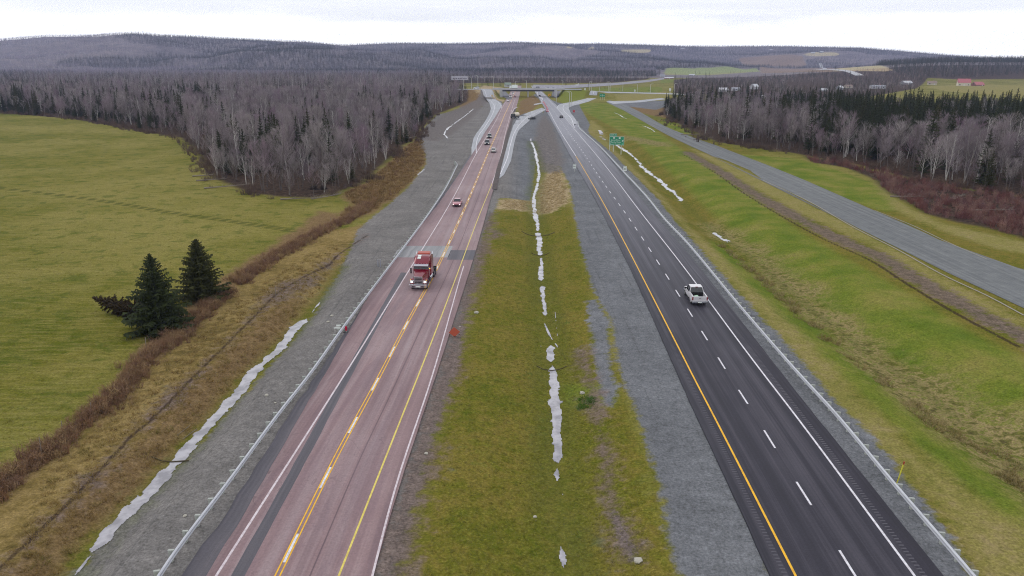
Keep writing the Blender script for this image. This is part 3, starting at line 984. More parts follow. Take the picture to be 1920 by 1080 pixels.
# repair strips in the left carriageway
STRIP_C = XLine([(446, 1080), (640, 725), (757, 511)], Z1)
strip('asphalt_patch', lambda Y: STRIP_C(Y) - 0.42, lambda Y: STRIP_C(Y) + 0.42, Y0, STRIP_C.y[-1], Z1 + 0.003, DARK, 2, 1.5, wob=(0.05, 0.05))
ya, yb = W(0, 487, Z1)[1], W(0, 469, Z1)[1]
strip('asphalt_patch', lambda Y: L_DY(Y) + 0.9, L_EDGE, ya, yb, Z1 + 0.003, DARK, 4, 1.0)
strip('asphalt_patch', lambda Y: L_PINK(Y) - 0.1, lambda Y: L_DY(Y) + 0.9, ya + 1.5, yb + 3, Z1 + 0.003, nmat('faded_patch', asphalt_fn((122, 124, 126), (142, 142, 145), (160, 158, 160)), 0.75, 0.3), 4, 1.0, wob=(0.3, 0.3))

# --- right carriageway (new dark asphalt)
Z2 = 0.1
R_YL = XLine([(1492, 1080), (1328, 760), (1307, 720), (1280, 667), (1142, 400), (1080, 293), (1057, 257), (1041, 230), (1028, 206), (1020, 195), (1011, 181), (1008, 174)], Z2)
R_WL = XLine([(1715, 1080), (1477, 760), (1446, 720), (1280, 498), (1203, 400), (1150, 330), (1077, 242), (1067, 230), (1054, 214), (1044, 203), (1033, 192), (1022, 180), (1017, 175)], Z2)
R_MID = XLine([(1600, 1074), (1526, 955), (1457, 846), (1405, 762), (1363, 697), (1329, 642), (1301, 598), (1257, 528), (1175, 403), (1133, 345), (1090, 281), (1064, 245), (1054, 230), (1039, 209), (1027, 194), (1019, 186), (1012, 176)], Z2)
R_PL = XLine([(1445, 1080), (1280, 723), (1208, 560), (1128, 396), (1070, 293), (1042, 240), (1028, 215), (1015, 192), (1005, 176)], Z2)
R_PR = XLine([(1770, 1080), (1482, 720), (1312, 502), (1225, 400), (1165, 325), (1105, 255), (1085, 235), (1070, 222), (1050, 203), (1036, 190), (1024, 178)], Z2)
eRL, eRR = ext(R_PL), ext(R_PR)
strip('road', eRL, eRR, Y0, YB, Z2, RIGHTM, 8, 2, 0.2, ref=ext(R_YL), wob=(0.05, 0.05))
marking('yellow_line', [(R_YL, 0, 0.16, Y0, W(1080, 293)[1])], Z2 + 0.01, YELLOW)
marking('white_line', [(ext(R_YL), 0, 0.2, W(1080, 293)[1], YB)], Z2 + 0.01, WHITE)
marking('white_line', [(ext(R_WL), 0, 0.17, Y0, YB)], Z2 + 0.01, WHITE)
rows = [(1600, 1090, 1062), (0, 978, 933), (0, 863, 829), (0, 775, 750), (0, 707, 687), (0, 651, 634), (0, 605, 591), (0, 565, 554)]
ds = []
yy = W(0, 1090)[1]
while yy < 700:
    ds.append((R_MID, 0, 0.16, yy - 0.2, yy + 2.9))
    yy += 8.25
marking('white_dash_line', ds, Z2 + 0.01, WHITE)
# milled rumble strips beside both edge lines
RUMB = nmat('milled_asphalt', asphalt_fn((74, 72, 80), (86, 84, 92), (102, 100, 106)), 0.8, 0.2)
for fn_, off, nm in ((R_YL, -0.62, 'rumble_strip'), (R_WL, 0.62, 'rumble_strip')):
    ds = []
    yy = Y0 + 4
    while yy < 190:
        ds.append((fn_, off, 0.34, yy, yy + 0.13))
        yy += 0.34
    marking(nm, ds, Z2 + 0.008, RUMB)


# --- polygons draped on the land: ramps, tracks, side road, water
def drape(name, pts, m, lift=0.05, cell=4.0, wob=0.0, wlen=2.0, seed=1, kind='structure', flat=None, terr=False, closed_px=True, uvdir=0.0):
    P = (TWP(pts) if terr else WP(pts)) if closed_px else np.asarray(pts)
    # densify the outline, roughen it
    out = []
    n = len(P)
    for i in range(n):
        a, b = P[i], P[(i + 1) % n]
        L = np.linalg.norm(b - a)
        k = max(1, int(L / (wlen * 0.5 if wob else cell)))
        for j in range(k):
            p = a + (b - a) * j / k
            if wob:
                nrm = np.array([-(b - a)[1], (b - a)[0]]) / (L + 1e-9)
                w = (float(fnoise(np.array(p[0] / wlen), np.array(p[1] / wlen), seed, 3)) - 0.5) * 2 * wob
                p = p + nrm * w
            out.append(p)
    P = np.array(out)
    x0, y0 = P.min(0)
    x1, y1 = P.max(0)
    gx, gy = np.meshgrid(np.arange(x0, x1, cell), np.arange(y0, y1, cell))
    gx, gy = gx.ravel() + 0.01, gy.ravel() + 0.013
    sd = poly_sd(gx, gy, P, 30)
    keep = sd > cell * 0.35
    pts2 = [Vector(p) for p in P] + [Vector((a, b)) for a, b in zip(gx[keep], gy[keep])]
    nb = len(P)
    res = delaunay_2d_cdt(pts2, [(i, (i + 1) % nb) for i in range(nb)], [], 0, 1e-4)
    vs = np.array([(v.x, v.y) for v in res[0]])
    tri = np.array([f for f in res[2] if len(f) == 3])
    cen = vs[tri].mean(1)
    tri = tri[poly_sd(cen[:, 0], cen[:, 1], P, 30) > -1e-4]
    Z = T(vs[:, 0], vs[:, 1]) + lift if flat is None else np.full(len(vs), flat)
    ca, sa = math.cos(uvdir), math.sin(uvdir)
    uv = np.stack([vs[:, 0] * ca - vs[:, 1] * sa, vs[:, 0] * sa + vs[:, 1] * ca], 1)
    V = np.column_stack([vs, Z])
    a, b, c = V[tri[:, 0]], V[tri[:, 1]], V[tri[:, 2]]
    fl = np.cross(b - a, c - a)[:, 2] < 0
    tri[fl] = tri[fl][:, ::-1]
    o = mesh_np(name, V, tri, m, uvs=uv)
    return tag(o, kind=kind)


def dline(name, pts, w, m, lift=0.1, px=True, z=0.0, terr=False):
    """a painted line or ribbon draped along photo points"""
    c = curve(TWP(pts) if terr else WP(pts, z), 2.0) if px else curve(pts, 2.0)
    d = np.gradient(c, axis=0)
    nrm = np.stack([-d[:, 1], d[:, 0]], 1) / (np.linalg.norm(d, axis=1)[:, None] + 1e-9)
    wv = w if np.ndim(w) else np.full(len(c), w)
    a, b = c - nrm * wv[:, None] / 2, c + nrm * wv[:, None] / 2
    n = len(c)
    V = np.vstack([np.column_stack([a, T(a[:, 0], a[:, 1]) + lift]), np.column_stack([b, T(b[:, 0], b[:, 1]) + lift])])
    i = np.arange(n - 1)
    o = mesh_np(name, V, np.stack([i, i + 1, n + i + 1, n + i], 1)[:, ::-1], m, uvs=np.vstack([np.column_stack([np.zeros(n), c[:, 1]]), np.column_stack([wv, c[:, 1]])]))
    return tag(o, kind='structure')


# slip road joining at the left
drape('road', [(884, 292), (884, 277), (888, 259), (894, 249), (903, 238), (913, 222), (920, 208), (921, 198), (914, 189), (898, 180), (878, 172), (878, 168), (905, 176), (925, 184), (938, 192), (944, 199), (938, 213), (925, 235), (905, 262)], LIGHTASPH, 0.07, 5, terr=False)
dline('white_line', [(893, 288), (893, 272), (897, 256), (908, 240), (920, 221), (926, 208), (927, 199), (920, 190), (906, 182), (882, 172)], 0.25, WHITE, 0.135)
dline('white_line', [(941, 204), (939, 198), (934, 192), (920, 185)], 0.25, WHITE, 0.135)
# median crossover
drape('road', [(936, 335), (945, 328), (958, 302), (964, 270), (969, 250), (977, 237), (991, 224), (1024, 206), (1016, 202), (990, 211), (971, 221), (962, 236), (955, 258), (948, 284), (941, 308)], LIGHTASPH, 0.07, 5)
dline('white_line', [(938, 327), (950, 300), (957, 272), (966, 246), (974, 234), (990, 219), (1022, 205)], 0.25, WHITE, 0.1)
dline('dirt_strip', [(927, 356), (932, 330), (940, 300), (946, 278), (951, 255), (956, 238), (963, 213), (966, 205)], 1.25, nmat('wet_dirt', lambda n: n.ramp(n.noise(n.pos(), 0.8, 4, 0.7), [(0.3, C(58, 50, 50)), (0.7, C(98, 88, 84))]), 0.8, 0.3), 0.14)
# exit ramp at the right
drape('road', [(1044, 203), (1047, 198), (1052, 195), (1068, 192), (1090, 188), (1108, 182), (1114, 176), (1112, 172), (1119, 172), (1123, 177), (1119, 184), (1103, 191), (1085, 196), (1070, 199), (1066, 203), (1070, 212), (1078, 222), (1084, 233), (1074, 236), (1056, 216)], LIGHTASPH, 0.11, 5)
dline('white_line', [(1077, 240), (1074, 230), (1072, 224), (1064, 215), (1058, 209), (1056, 205), (1056, 200.5), (1059, 197), (1067, 195), (1083, 192), (1100, 188), (1114, 182), (1117, 175)], 0.28, WHITE, 0.13)
dline('white_line', [(1044, 203), (1046, 199), (1050, 196), (1060, 193.5)], 0.28, WHITE, 0.13)
# gravel side road on the right
SIDE_U = [(1142, 188), (1165, 193), (1200, 210), (1240, 234), (1280, 252), (1343, 273), (1380, 290), (1447, 313), (1520, 343), (1580, 373), (1647, 399), (1713, 427), (1780, 460), (1847, 488), (1920, 506), (2040, 540)]
SIDE_L = [(1138, 192), (1160, 202), (1195, 220), (1240, 247), (1280, 267), (1337, 293), (1393, 310), (1430, 337), (1513, 373), (1563, 399), (1613, 430), (1680, 463), (1780, 513), (1853, 544), (1920, 578), (2040, 633)]


def side_fn(n):
    P = n.pos()
    a = n.noise(P, 0.5, 4, 0.7)
    b = n.noise(P, 7.0, 3, 0.8)
    t = n.noise(n.scaled(P, (1.3, 0.012, 1), 0.02), 1.0, 3, 0.6)
    c = n.ramp(n.math('ADD', n.math('MULTIPLY', t, 0.6), n.math('MULTIPLY', a, 0.4)), [(0.36, C(96, 98, 100)), (0.5, C(112, 115, 116)), (0.64, C(127, 129, 129))])
    return n.mix(1.0, c, n.ramp(b, [(0.3, (0.8, 0.8, 0.8, 1)), (0.7, (1.2, 1.2, 1.2, 1))]), 'MULTIPLY')


drape('gravel_road', SIDE_U + SIDE_L[::-1], nmat('side_road_gravel', side_fn, 0.9, 0.2), 0.05, 4, 0.35, 2.5, 4)
dline('silt_sock', [(1430, 338), (1513, 376), (1613, 433), (1680, 467), (1780, 522), (1853, 556), (1920, 592)], 0.28, mat('pale_silt', C(146, 140, 126), 0.9), 0.06)
dline('silt_sock', [(1640, 395), (1713, 424), (1780, 456), (1850, 486)], 0.25, mat('pale_silt_upper', C(140, 135, 122), 0.9), 0.06)

# water: milky puddles and run-off in the ditches
def water_fn(n):
    P = n.pos()
    a = n.noise(P, 0.7, 3, 0.6)
    return (n.ramp(a, [(0.35, C(134, 132, 138)), (0.6, C(176, 174, 180))]), n.mapr(a, 0.3, 0.7, 0.04, 0.2))


WATER = nmat('milky_water', water_fn, 0.1, 0.6)


def ribbon_water(pts, w, seed, lo=0.35, zz=-0.95, calm=0.0):
    """run-off lying along a ditch: a thin sheet whose banks are ragged, with islands"""
    c = curve(WP(pts, zz), 0.14)
    d = np.gradient(c, axis=0)
    nrm = np.stack([-d[:, 1], d[:, 0]], 1) / (np.linalg.norm(d, axis=1)[:, None] + 1e-9)
    n = len(c)
    s = np.arange(n) * 0.14
    W2 = w * 0.62
    tt = np.arange(-W2 * 1.5, W2 * 1.5 + 0.01, max(0.07, w / 22))
    m_ = len(tt)
    half = W2 / 2 * ((lo - 0.2 + 1.7 * fnoise(s / 5.0, s * 0 + seed, seed, 3)) * (1 - calm) + calm * 1.05)
    half = half * np.minimum(1, np.minimum(np.arange(n), np.arange(n)[::-1]) / 9.0)
    mid = (fnoise(s / 4.0, s * 0 + seed + 7, seed + 2, 2) - 0.5) * W2 * 0.8 * (1 - calm)
    X = c[:, 0:1] + nrm[:, 0:1] * tt[None, :]
    Y = c[:, 1:2] + nrm[:, 1:2] * tt[None, :]
    rag = (fnoise(X / 0.7 + seed, Y / 1.1, seed + 5, 3) - 0.5) * min(1.3, w * 0.75) * (1 - calm * 0.45)
    inside = np.abs(tt[None, :] - mid[:, None]) < (half[:, None] + rag)
    q = inside[:-1, :-1] & inside[1:, :-1] & inside[:-1, 1:] & inside[1:, 1:]
    ii, jj = np.nonzero(q)
    if len(ii) == 0:
        return None
    k = ii * m_ + jj
    Q = np.stack([k, k + m_, k + m_ + 1, k + 1], 1)
    used, inv = np.unique(Q.ravel(), return_inverse=True)
    x, y = X.ravel()[used], Y.ravel()[used]
    o = mesh_np('water', np.column_stack([x, y, T(x, y) + 0.035]), inv.reshape(Q.shape)[:, ::-1], WATER, smooth_=True)
    return tag(o, kind='structure')


RW = ribbon_water
RW([(995, 263), (1000, 273), (1004, 287), (1008, 305), (1008, 345), (1002, 367), (1002, 392), (1006, 412), (1009, 432)], 1.15, 1, 0.6, -0.95, 0.45)
RW([(1009, 434), (1012, 462), (1013, 478)], 1.4, 2, 0.6, -0.95, 0.45)
RW([(1014, 481), (1015, 505), (1014, 526)], 1.0, 3, 0.6, -0.95, 0.45)
RW([(1016, 533), (1019, 556), (1020, 560), (1023, 592)], 1.0, 4, 0.6, -0.95, 0.3)
RW([(1018, 600), (1024, 612), (1034, 632), (1047, 652)], 0.4, 5)
RW([(1032, 645), (1034, 680)], 1.15, 6, 0.6, -0.95, 0.45)
RW([(1036, 684), (1037, 720), (1040, 760), (1042, 800), (1044, 840), (1046, 872)], 1.5, 7, 0.5, -1.0, 0.5)
RW([(1046, 876), (1047, 899)], 0.7, 8)
RW([(1053, 917), (1054, 930)], 0.5, 9)
RW([(1050, 972), (1051, 984)], 0.2, 10)
RW([(1054, 1017), (1058, 1064)], 0.6, 11)
RW([(1040, 578), (1043, 610), (1046, 640)], 0.16, 12)
RW([(1013, 630), (1015, 670)], 0.16, 13)
RW([(1019, 738), (1021, 768)], 0.16, 14)
RW([(132, 1086), (150, 1064), (168, 1042)], 0.4, 20, 0.2)
RW([(172, 1034), (190, 1013), (215, 985), (243, 953), (272, 928), (297, 902), (318, 878), (341, 855), (357, 832), (402, 785), (430, 752), (457, 720), (480, 692), (513, 662), (537, 638), (559, 608), (577, 596)], 1.75, 21, 0.7, -0.9, 0.75)
RW([(586, 586), (592, 576), (600, 566)], 0.5, 22)
RW([(1122, 252), (1128, 257), (1135, 262)], 1.8, 23, 0.35, -1.9)
RW([(1156, 272), (1170, 281), (1186, 291), (1197, 302), (1207, 314), (1218, 323), (1235, 336), (1250, 350), (1266, 362), (1280, 376)], 1.7, 24, 0.35, -1.9)
RW([(1337, 433), (1350, 442), (1363, 453)], 1.4, 25, 0.5, -1.9)
RW([(1205, 236), (1216, 240), (1228, 247)], 0.8, 26, 0.35, 0)
RW([(1152, 211), (1162, 216), (1174, 223)], 0.8, 27, 0.35, 0)
RW([(888, 204), (880, 211), (868, 220), (853, 231), (836, 245), (833, 251), (840, 260)], 1.3, 28, 0.2, 0)
RW([(783, 330), (790, 322), (797, 317)], 0.8, 29, 0.3, 0)
# ------------------------------------------------------------------ trees
def rot_about(v, ax, ang):
    return Matrix.Rotation(ang, 3, ax) @ v


class TM:
    """raw triangle/quad gatherer for trees"""
    def __init__(self):
        self.V, self.T, self.Q = [], [], []

    def limb(self, pts, r0, r1, n=4):
        P = [Vector(p) for p in pts]
        k = len(self.V)
        for i, p in enumerate(P):
            d = (P[min(i + 1, len(P) - 1)] - P[max(i - 1, 0)]).normalized()
            ref = Vector((1, 0, 0)) if abs(d.x) < 0.8 else Vector((0, 1, 0))
            a = d.cross(ref).normalized()
            b = a.cross(d)
            r = r0 + (r1 - r0) * i / (len(P) - 1)
            for j in range(n):
                an = 2 * math.pi * j / n
                self.V.append(p + (a * math.cos(an) + b * math.sin(an)) * r)
        for i in range(len(P) - 1):
            for j in range(n):
                a, b = k + i * n + j, k + i * n + (j + 1) % n
                self.Q.append((a, b, b + n, a + n))

    def blade(self, p, q, w, rnd):
        d = (q - p)
        s = d.cross(Vector((rnd.uniform(-1, 1), rnd.uniform(-1, 1), rnd.uniform(-1, 1))))
        if s.length < 1e-6:
            s = Vector((1, 0, 0))
        s = s.normalized() * w / 2
        k = len(self.V)
        self.V += [p - s, p + s, q]
        self.T.append((k, k + 1, k + 2))

    def tri(self, a, b, c):
        k = len(self.V)
        self.V += [a, b, c]
        self.T.append((k, k + 1, k + 2))

    def build(self, name, m, parent):
        V = np.array([tuple(v) for v in self.V])
        fs = []
        if self.Q:
            fs.append(np.array(self.Q))
        if self.T:
            fs.append(np.array(self.T))
        return mesh_np(name, V, fs, m, parent)


def bark_fn(a, b):
    def fn(n):
        r = n.rand()
        c = n.mix(n.step(r, 0.6, 0.95), C(*a), C(*b))
        w = n.noise(n.scaled(n.node('ShaderNodeTexCoord').outputs['Object'], (6, 6, 1.5)), 1.0, 3, 0.7)
        return n.mix(1.0, c, n.ramp(w, [(0.35, (0.6, 0.6, 0.6, 1)), (0.62, (1.15, 1.15, 1.15, 1))]), 'MULTIPLY')
    return fn


def twig_fn(cols):
    def fn(n):
        r = n.rand()
        k = len(cols)
        return n.ramp(r, [(i / (k - 1), C(*c)) for i, c in enumerate(cols)])
    return fn


BARK = nmat('pale_bark', bark_fn((104, 96, 92), (214, 210, 204)), 0.9, 0.1)
BARKD = nmat('dark_bark', bark_fn((70, 60, 54), (98, 86, 78)), 0.9, 0.1)
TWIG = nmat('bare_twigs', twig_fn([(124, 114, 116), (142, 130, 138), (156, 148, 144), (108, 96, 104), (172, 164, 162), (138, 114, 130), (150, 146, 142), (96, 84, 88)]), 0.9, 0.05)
def needle_fn(n):
    c = n.ramp(n.rand(), [(0, C(38, 48, 30)), (0.3, C(52, 60, 36)), (0.6, C(42, 52, 38)), (1, C(60, 62, 36))])
    w = n.noise(n.node('ShaderNodeTexCoord').outputs['Object'], 1.3, 4, 0.75)
    return n.mix(1.0, c, n.ramp(w, [(0.35, (0.55, 0.52, 0.45, 1)), (0.62, (1.5, 1.4, 1.0, 1))]), 'MULTIPLY')


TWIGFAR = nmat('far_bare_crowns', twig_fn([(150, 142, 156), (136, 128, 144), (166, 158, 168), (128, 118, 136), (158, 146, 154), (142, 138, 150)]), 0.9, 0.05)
NEEDLE = nmat('spruce_needles', needle_fn, 0.85, 0.1)
REDTWIG = nmat('red_brown_scrub', twig_fn([(132, 100, 78), (152, 124, 94), (112, 82, 72), (166, 142, 104), (128, 98, 88)]), 0.9, 0.05)
DRYSTEM = nmat('dry_grass_stems', twig_fn([(150, 134, 90), (132, 118, 76), (166, 150, 108), (118, 108, 62)]), 0.9, 0.05)
GREENSTEM = nmat('green_grass_stems', twig_fn([(124, 124, 56), (136, 130, 66), (116, 118, 50), (146, 136, 82)]), 0.9, 0.05)


def bare_tree(seed, h, detail=2, spread=0.2, fork=False):
    """returns (trunk gatherer, crown gatherer) for a leafless broadleaf tree"""
    rnd = random.Random(seed)
    tr, cr = TM(), TM()
    lean = Vector((rnd.uniform(-0.06, 0.06), rnd.uniform(-0.06, 0.06), 0))
    stems = []
    nst = 2 if fork else 1
    for s in range(nst):
        off = Vector((rnd.uniform(-0.12, 0.12), rnd.uniform(-0.12, 0.12), 0)) if fork else Vector((0, 0, 0))
        pts, p = [], Vector((0, 0, -0.3))
        nseg = 7
        for i in range(nseg + 1):
            t = i / nseg
            pts.append(Vector(p))
            p = p + (Vector((0, 0, 1)) + lean * 1.5 + off * 1.2 + Vector((rnd.uniform(-0.05, 0.05), rnd.uniform(-0.05, 0.05), 0))) * (h * 0.92 / nseg)
        tr.limb(pts, h * 0.0125 / (1.2 if fork else 1), h * 0.002, 5 if detail > 1 else 3)
        stems.append(pts)
    nl = {2: 19, 1: 10, 0: 6}[detail]
    wt = {2: 0.042, 1: 0.10, 0: 0.22}[detail]
    for s, pts in enumerate(stems):
        for i in range(nl):
            t = 0.3 + 0.66 * (i + rnd.random()) / nl
            f = t * (len(pts) - 1)
            k = min(int(f), len(pts) - 2)
            base = pts[k].lerp(pts[k + 1], f - k)
            az = rnd.uniform(0, 2 * math.pi)
            up = rnd.uniform(0.75, 1.5)
            d = Vector((math.cos(az), math.sin(az), up)).normalized()
            L = h * (spread + 0.17) * (1.12 - t) * rnd.uniform(0.65, 1.15) + 0.6
            p1 = base + d * L * 0.5
            d2 = (d + Vector((0, 0, 0.35))).normalized()
            p2 = p1 + d2 * L * 0.5
            if detail == 2:
                tr.limb([base, p1, p2], h * 0.0045 * (1.2 - t), 0.012, 3)
            else:
                cr.blade(base, p2, wt * 0.8, rnd)
            nb = {2: 7, 1: 5, 0: 4}[detail]
            for j in range(nb):
                u = 0.25 + 0.75 * (j + rnd.random()) / nb
                q = base.lerp(p1, u * 2) if u < 0.5 else p1.lerp(p2, u * 2 - 1)
                e = (d2 + Vector((rnd.uniform(-0.8, 0.8), rnd.uniform(-0.8, 0.8), rnd.uniform(-0.1, 0.8)))).normalized()
                l2 = L * rnd.uniform(0.25, 0.5) + 0.3
                q2 = q + e * l2
                cr.blade(q, q2, wt, rnd)
                nt = {2: 5, 1: 1, 0: 0}[detail]
                for m_ in range(nt):
                    v = q.lerp(q2, rnd.uniform(0.2, 0.95))
                    g = (e + Vector((rnd.uniform(-0.8, 0.8), rnd.uniform(-0.8, 0.8), rnd.uniform(-0.1, 0.9)))).normalized()
                    cr.blade(v, v + g * rnd.uniform(0.5, 1.2), wt * 0.75, rnd)
    return tr, cr


def spruce(seed, h, R, whorls=16, per=8, side=4, bottom=0.06, gap=0.0):
    rnd = random.Random(seed)
    tr, cr = TM(), TM()
    tr.limb([(0, 0, -0.3), (0.02, 0, h * 0.5), (0, 0, h)], h * 0.016, 0.02, 5)
    for i in range(whorls):
        t = bottom + (0.985 - bottom) * (i / (whorls - 1)) ** 0.92
        z = t * h
        rad = R * (1 - t) ** 0.82 + 0.12
        n = max(4, int(per * (0.55 + 0.6 * (1 - t))))
        for j in range(n):
            if rnd.random() < gap:
                continue
            az = 2 * math.pi * (j + rnd.random() * 0.8) / n + i * 1.1
            L = rad * (rnd.uniform(0.62, 1.18) if side < 6 else rnd.uniform(0.45, 1.3))
            rise = rnd.uniform(-0.28, 0.05) + 0.55 * (t ** 2)
            d = Vector((math.cos(az), math.sin(az), 0))
            b = Vector((0, 0, z + rnd.uniform(-0.3, 0.3) * h / whorls))
            mid = b + d * L * 0.55 + Vector((0, 0, rise * L * 0.55))
            tip = b + d * L + Vector((0, 0, rise * L + 0.1 * L))
            sdv = d.cross(Vector((0, 0, 1)))
            for q in range(side):
                u = (q + 0.4) / side
                p = b.lerp(mid, u * 2) if u < 0.5 else mid.lerp(tip, u * 2 - 1)
                w = (0.34 * L * (1 - u * 0.72) + 0.1) * rnd.uniform(0.7, 1.2)
                fw = d * L * (0.9 / side)
                dr = Vector((0, 0, -0.22 * w - 0.05 - rnd.random() * 0.12))
                p0 = p - fw * 0.4
                cr.tri(p0, p + sdv * w + fw * 0.6 + dr, p + fw)
                cr.tri(p0, p + fw, p - sdv * w + fw * 0.6 + dr)
                if side > 3:
                    cr.tri(p - sdv * w * 0.3, p + sdv * w * 0.3, p + fw * 0.5 + dr * 3.0)
    k = h / whorls
    cr.tri(Vector((-0.12, 0, h - k)), Vector((0.12, 0, h - k)), Vector((0, 0, h + k * 0.35)))
    cr.tri(Vector((0, -0.12, h - k)), Vector((0, 0.12, h - k)), Vector((0, 0, h + k * 0.35)))
    return tr, cr


def bush(seed, h, n, w, spread=0.8):
    rnd = random.Random(seed)
    b = TM()
    for i in range(n):
        az, r = rnd.uniform(0, 6.28), rnd.random() ** 0.5 * spread * 0.6
        p = Vector((math.cos(az) * r, math.sin(az) * r, -0.05))
        az2 = az + rnd.uniform(-0.8, 0.8)
        q = p + Vector((math.cos(az2) * spread * rnd.uniform(0.1, 0.7), math.sin(az2) * spread * rnd.uniform(0.1, 0.7), h * rnd.uniform(0.45, 1.05)))
        b.blade(p, q, w, rnd)
        for k in range(2):
            v = p.lerp(q, rnd.uniform(0.4, 0.9))
            b.blade(v, v + Vector((rnd.uniform(-0.3, 0.3), rnd.uniform(-0.3, 0.3), rnd.uniform(0.0, 0.4))) * h, w * 0.7, rnd)
    return b


# ---- where trees stand
def scatter(poly, s0, seed, grow=1 / 1600.0, ymax=9000, ymin=0):
    """jittered points inside a world polygon, spacing growing with distance"""
    rg = np.random.RandomState(seed)
    pl = np.asarray(poly)
    y = max(pl[:, 1].min(), ymin)
    Y1 = min(pl[:, 1].max(), ymax)
    x0, x1 = pl[:, 0].min(), pl[:, 0].max()
    out = []
    while y < Y1:
        s = s0 * (1 + y * grow)
        lim = 0.74 * y + 45
        a, b = max(x0, -lim), min(x1, lim)
        if b > a:
            n = int((b - a) / s)
            if n > 0:
                xs = a + (np.arange(n) + rg.rand(n)) * s
                out.append(np.column_stack([xs, y + rg.rand(n) * s]))
        y += s
    P = np.vstack(out)
    return P[poly_sd(P[:, 0], P[:, 1], pl, 30) > 0]


def Wz(pts):
    return WP(pts)


zones = []      # (points, conifer chance, zone key)
pl = Wz(FOREST_L)
P = scatter(pl, 3.9, 1, 1 / 900.0, 1750)
u = P[:, 0] / P[:, 1]
pc = 0.05 + 0.5 * smooth((fnoise(P[:, 0] / 40, P[:, 1] / 60, 3, 3) - 0.50) / 0.12)
pc = pc + 0.55 * smooth((-0.58 - u) / 0.12) * smooth((P[:, 1] - 250) / 60) * (fnoise(P[:, 0] / 22, P[:, 1] / 22, 8, 2) > 0.4)
pc = np.where(P[:, 1] > 650, pc * 1.2, pc)
zones.append((P, pc, 'left'))
pl = Wz(FOREST_R)
P = scatter(pl, 3.7, 2, 1 / 900.0)
u = P[:, 0] / P[:, 1]
# dark evergreen band behind the bare front rows
band = smooth((P[:, 1] - (243 - 60 * (u - 0.45))) / 30) * smooth((u - 0.33) / 0.12)
edge = smooth((0.235 - u) / 0.03) * 0.55
mid = 0.16 * smooth((P[:, 1] - 330) / 40) * smooth((0.42 - u) / 0.06)
pc = np.clip(0.10 + 0.88 * band + edge + mid, 0, 0.97)
zones.append((P, pc, 'right'))
zv = [(640, 133), (1060, 133), (1240, 128), (1240, 139), (1212, 149), (1150, 155), (1060, 156), (1000, 154), (870, 156), (700, 154)]
P = scatter(Wz(zv), 5.0, 3, 1 / 1100.0, 2600)
zones.append((P, 0.12 + 0.55 * (fnoise(P[:, 0] / 60, P[:, 1] / 120, 9, 3) > 0.53), 'valley'))
zc = [(1268, 152), (1330, 149), (1440, 147), (1560, 146), (1680, 145), (1740, 152), (1720, 166), (1640, 178), (1560, 184), (1500, 175), (1400, 176), (1300, 176), (1262, 172)]
P = scatter(Wz(zc), 5.2, 4, 1 / 1100.0)
zones.append((P, 0.08 + 0.5 * (fnoise(P[:, 0] / 40, P[:, 1] / 60, 19, 3) > 0.56), 'farm'))
zd = [(1540, 137), (1700, 152), (1800, 153), (1920, 151), (2200, 150), (2200, 128), (1400, 128), (1540, 133)]
P = scatter(Wz(zd), 6.0, 5, 1 / 1500.0, 2700)
zones.append((P, 0.35 + 0.6 * smooth((2300 - P[:, 1]) / 500), 'rise'))
# hills
hp = np.array([(-0.76 * 1650, 1650), (0.76 * 1650, 1650), (0.76 * 4900, 4900), (-0.76 * 4900, 4900)])
P = scatter(hp, 6.0, 6, 1 / 3600.0)
cn = fnoise(P[:, 0] / 560, P[:, 1] / 520, 12, 4)
uu = P[:, 0] / P[:, 1]
px_h = 960 + F * uu / cT
dk = np.maximum.reduce([np.exp(-((px_h - 820) / 210) ** 2 - ((P[:, 1] - 4100) / 420) ** 2), np.exp(-((px_h - 640) / 240) ** 2 - ((P[:, 1] - 2150) / 260) ** 2), np.exp(-((px_h - 130) / 110) ** 2 - ((P[:, 1] - 2250) / 260) ** 2), np.exp(-((px_h - 1130) / 170) ** 2 - ((P[:, 1] - 2700) / 220) ** 2), np.exp(-((px_h - 1500) / 260) ** 2 - ((P[:, 1] - 3900) / 350) ** 2)])
cn = cn + 0.2 * dk
cpx = 0.03 + 0.95 * smooth((cn + 0.115 * smooth((uu + 0.2) / 0.12) - 0.535) / 0.02) + 0.12 * smooth((uu - 0.1) / 0.2)
zones.append((P, np.clip(cpx, 0, 0.95), 'hill'))

KEEPOUT = [('poly', p, 0) for k, p, w in AREAS['green'] + AREAS['straw'][2:]] + [('poly', p, 0) for p in
           (AREAS['bright'][5][1], AREAS['bright'][6][1], AREAS['bright'][7][1], AREAS['bright'][8][1], AREAS['tan'][3][1], AREAS['tan'][5][1], AREAS['brown'][6][1], AREAS['brown'][7][1])]


def clear_of(P, margin=2.0):
    ok = np.ones(len(P), bool)
    for k, pl, w in KEEPOUT:
        ok &= poly_sd(P[:, 0], P[:, 1], pl, 30) < -margin
    # road corridor and crossing road
    a = ext(L_EDGE)(P[:, 1])
    ok &= ~((P[:, 0] > a - 22) & (P[:, 0] < a + 55) & (P[:, 1] < 1050))
    return ok


